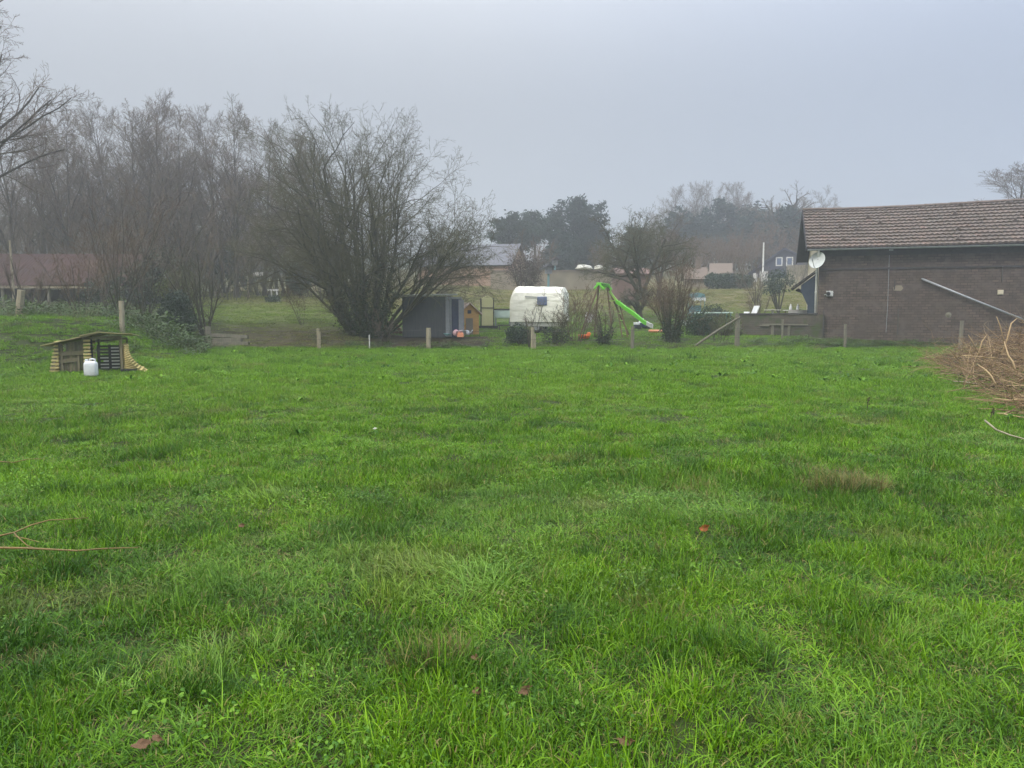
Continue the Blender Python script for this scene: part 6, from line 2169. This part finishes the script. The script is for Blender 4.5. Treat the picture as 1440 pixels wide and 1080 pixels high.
for (a_, b_, c_, lab) in sticks:
    q0, q1, q2 = P(*a_), P(*b_), P(*c_)
    for q_ in (q0, q1, q2):
        q_.z = max(q_.z, gz(q_.x, q_.y) + .03)
    mb = MB().tube([q0, q0.lerp(q1, .5) + Vector((.02, 0, .01)), q1, q1.lerp(q2, .6), q2], [.017, .016, .014, .011, .007], 7, tint=.75)
    if 'forked' in lab:
        mb.tube([q0.lerp(q1, .35), q0.lerp(q1, .8) + Vector((-.22, 0, .1)), q1 + Vector((-.35, 0, .16))], [.016, .012, .007], 6, tint=.75)
    tag(mb.build('cut_branch', M['brush'], None, smooth=True), lab, 'branch', 'stout branches on the brush heap')

# ------------------------------------------------------------------ things lying in the grass
def lying(pts, r, mat, label, forks=(), lift=.075):
    W = [ground(px, py, lift + dz) for (px, py, dz) in pts]
    n = len(W)
    mb = MB().tube(W, np.linspace(r, r * .35, n), 6)
    for f in forks:
        mb.tube([ground(px, py, lift + dz) for (px, py, dz) in f], np.linspace(r * .55, r * .25, len(f)), 5)
    tag(mb.build('fallen_twig', M[mat], None, smooth=True), label, 'twig', 'fallen twigs in the grass')


lying([(-30, 774, .0), (0, 769, 0), (22, 766, .01), (45, 759, .02), (70, 752, .03), (95, 748, .02), (125, 742, .0)], .008, 'willow', 'forked orange twig lying in the grass, upper of the pair near the picture edge',
      [[(20, 767, .01), (30, 780, .02), (40, 787, .01), (58, 792, 0)], [(20, 770, 0), (40, 777, .01), (58, 781, 0)]])
lying([(-30, 785, 0), (0, 788, .0), (40, 791, .01), (75, 796, .02), (110, 798, .02), (140, 796, .02), (170, 792, .01), (195, 787, 0)], .009, 'willow', 'long orange twig lying in the grass, lower of the pair near the picture edge')
lying([(-20, 657, 0), (0, 660, .0), (20, 662, .01), (40, 658, .02), (60, 655, .0)], .009, 'willow', 'small orange twig lying farther off in the grass at the picture edge')
lying([(1384, 612, .12), (1400, 618, .05), (1420, 623, .02), (1450, 629, .0), (1480, 634, 0)], .014, 'post_pale', 'stout pale stick sloping into the grass below the brush heap')
lying([(1340, 541, 0), (1356, 543, .02), (1372, 546, .02), (1388, 550, 0)], .016, 'post_pale', 'pale stick lying in the grass between lawn and brush heap')
for (px, py, h, lab) in ((1219, 578, .22, 'dark dead stalk standing alone in the meadow toward the barn'), (1393, 590, .16, 'small dark stalk beside the near end of the brush heap'), (956, 490, .18, 'short dark stalk by the fence near the broom shaped shrub')):
    g = ground(px, py)
    mb = MB().tube([(0, 0, 0), (.01, 0, h * .5), (.03, 0, h)], [.006, .006, .004], 5)
    leaves(mb, np.random.default_rng(px), np.array([(.03, 0, h * f) for f in np.linspace(.5, 1.05, 14)]) + np.random.default_rng(px + 1).normal(0, .012, (14, 3)), .022)
    o = mb.build('dead_stalk', M['brush_dark'])
    o.location = g
    tag(o, lab, 'stalk')


def leaf(px, py, size, mat, label, tilt=.4):
    g = ground(px, py, .05)
    size *= .62
    rg = np.random.default_rng(px + py)
    out = []
    for i_ in range(14):
        a_ = 2 * math.pi * i_ / 14
        r_ = size * (.5 + .08 * math.sin(5 * a_) + .06 * rg.normal()) * (1.25 if i_ in (0,) else 1)
        out.append((r_ * math.cos(a_) * 1.25, r_ * math.sin(a_) * .8, .12 * size * math.sin(2 * a_) + .1 * size * abs(math.sin(a_))))
    V = [(0, 0, -.02 * size)] + out
    mb = MB().add(V, [np.array([(0, 1 + i_, 1 + (i_ + 1) % 14) for i_ in range(14)])]).tube([(.6 * size, 0, 0), (.95 * size, .05 * size, -.05 * size)], .002, 4)
    o = mb.build('fallen_leaf', M[mat])
    o.location = g
    o.rotation_euler = (tilt, rg.uniform(-.2, .2), rg.uniform(-.9, .9))
    tag(o, label, 'leaf', 'fallen leaves in the meadow')


leaf(990, 752, .10, 'orange_leaf', 'bright orange leaf upright in the grass, brightest of the fallen leaves', 1.2)
leaf(738, 994, .075, 'brown_leaf', 'pinkish brown leaf in the grass close to the lower picture edge, middle of the meadow', .7)
leaf(668, 943, .055, 'brown_leaf', 'small brown leaf uppermost of three between the flopped tussock and lower picture edge', .8)
leaf(671, 993, .055, 'brown_leaf', 'small brown leaf just left of the pinkish brown one', .8)
leaf(197, 1065, .08, 'brown_leaf', 'dark orange leaf flat at the lower edge toward the corner', .35)
leaf(879, 1068, .07, 'brown_leaf', 'brown upright leaf cut by the lower picture edge', 1.0)
leaf(340, 750, .06, 'brown_leaf', 'tiny brown leaf farther up the meadow above the pale tussocks', .9)
leaf(222, 1056, .05, 'brown_leaf', 'small brown leaf next to the dark orange one at the lower edge', .6)
leaf(527, 608, .07, 'stone', 'tiny pale leaf lying far out in the middle of the meadow', .6)
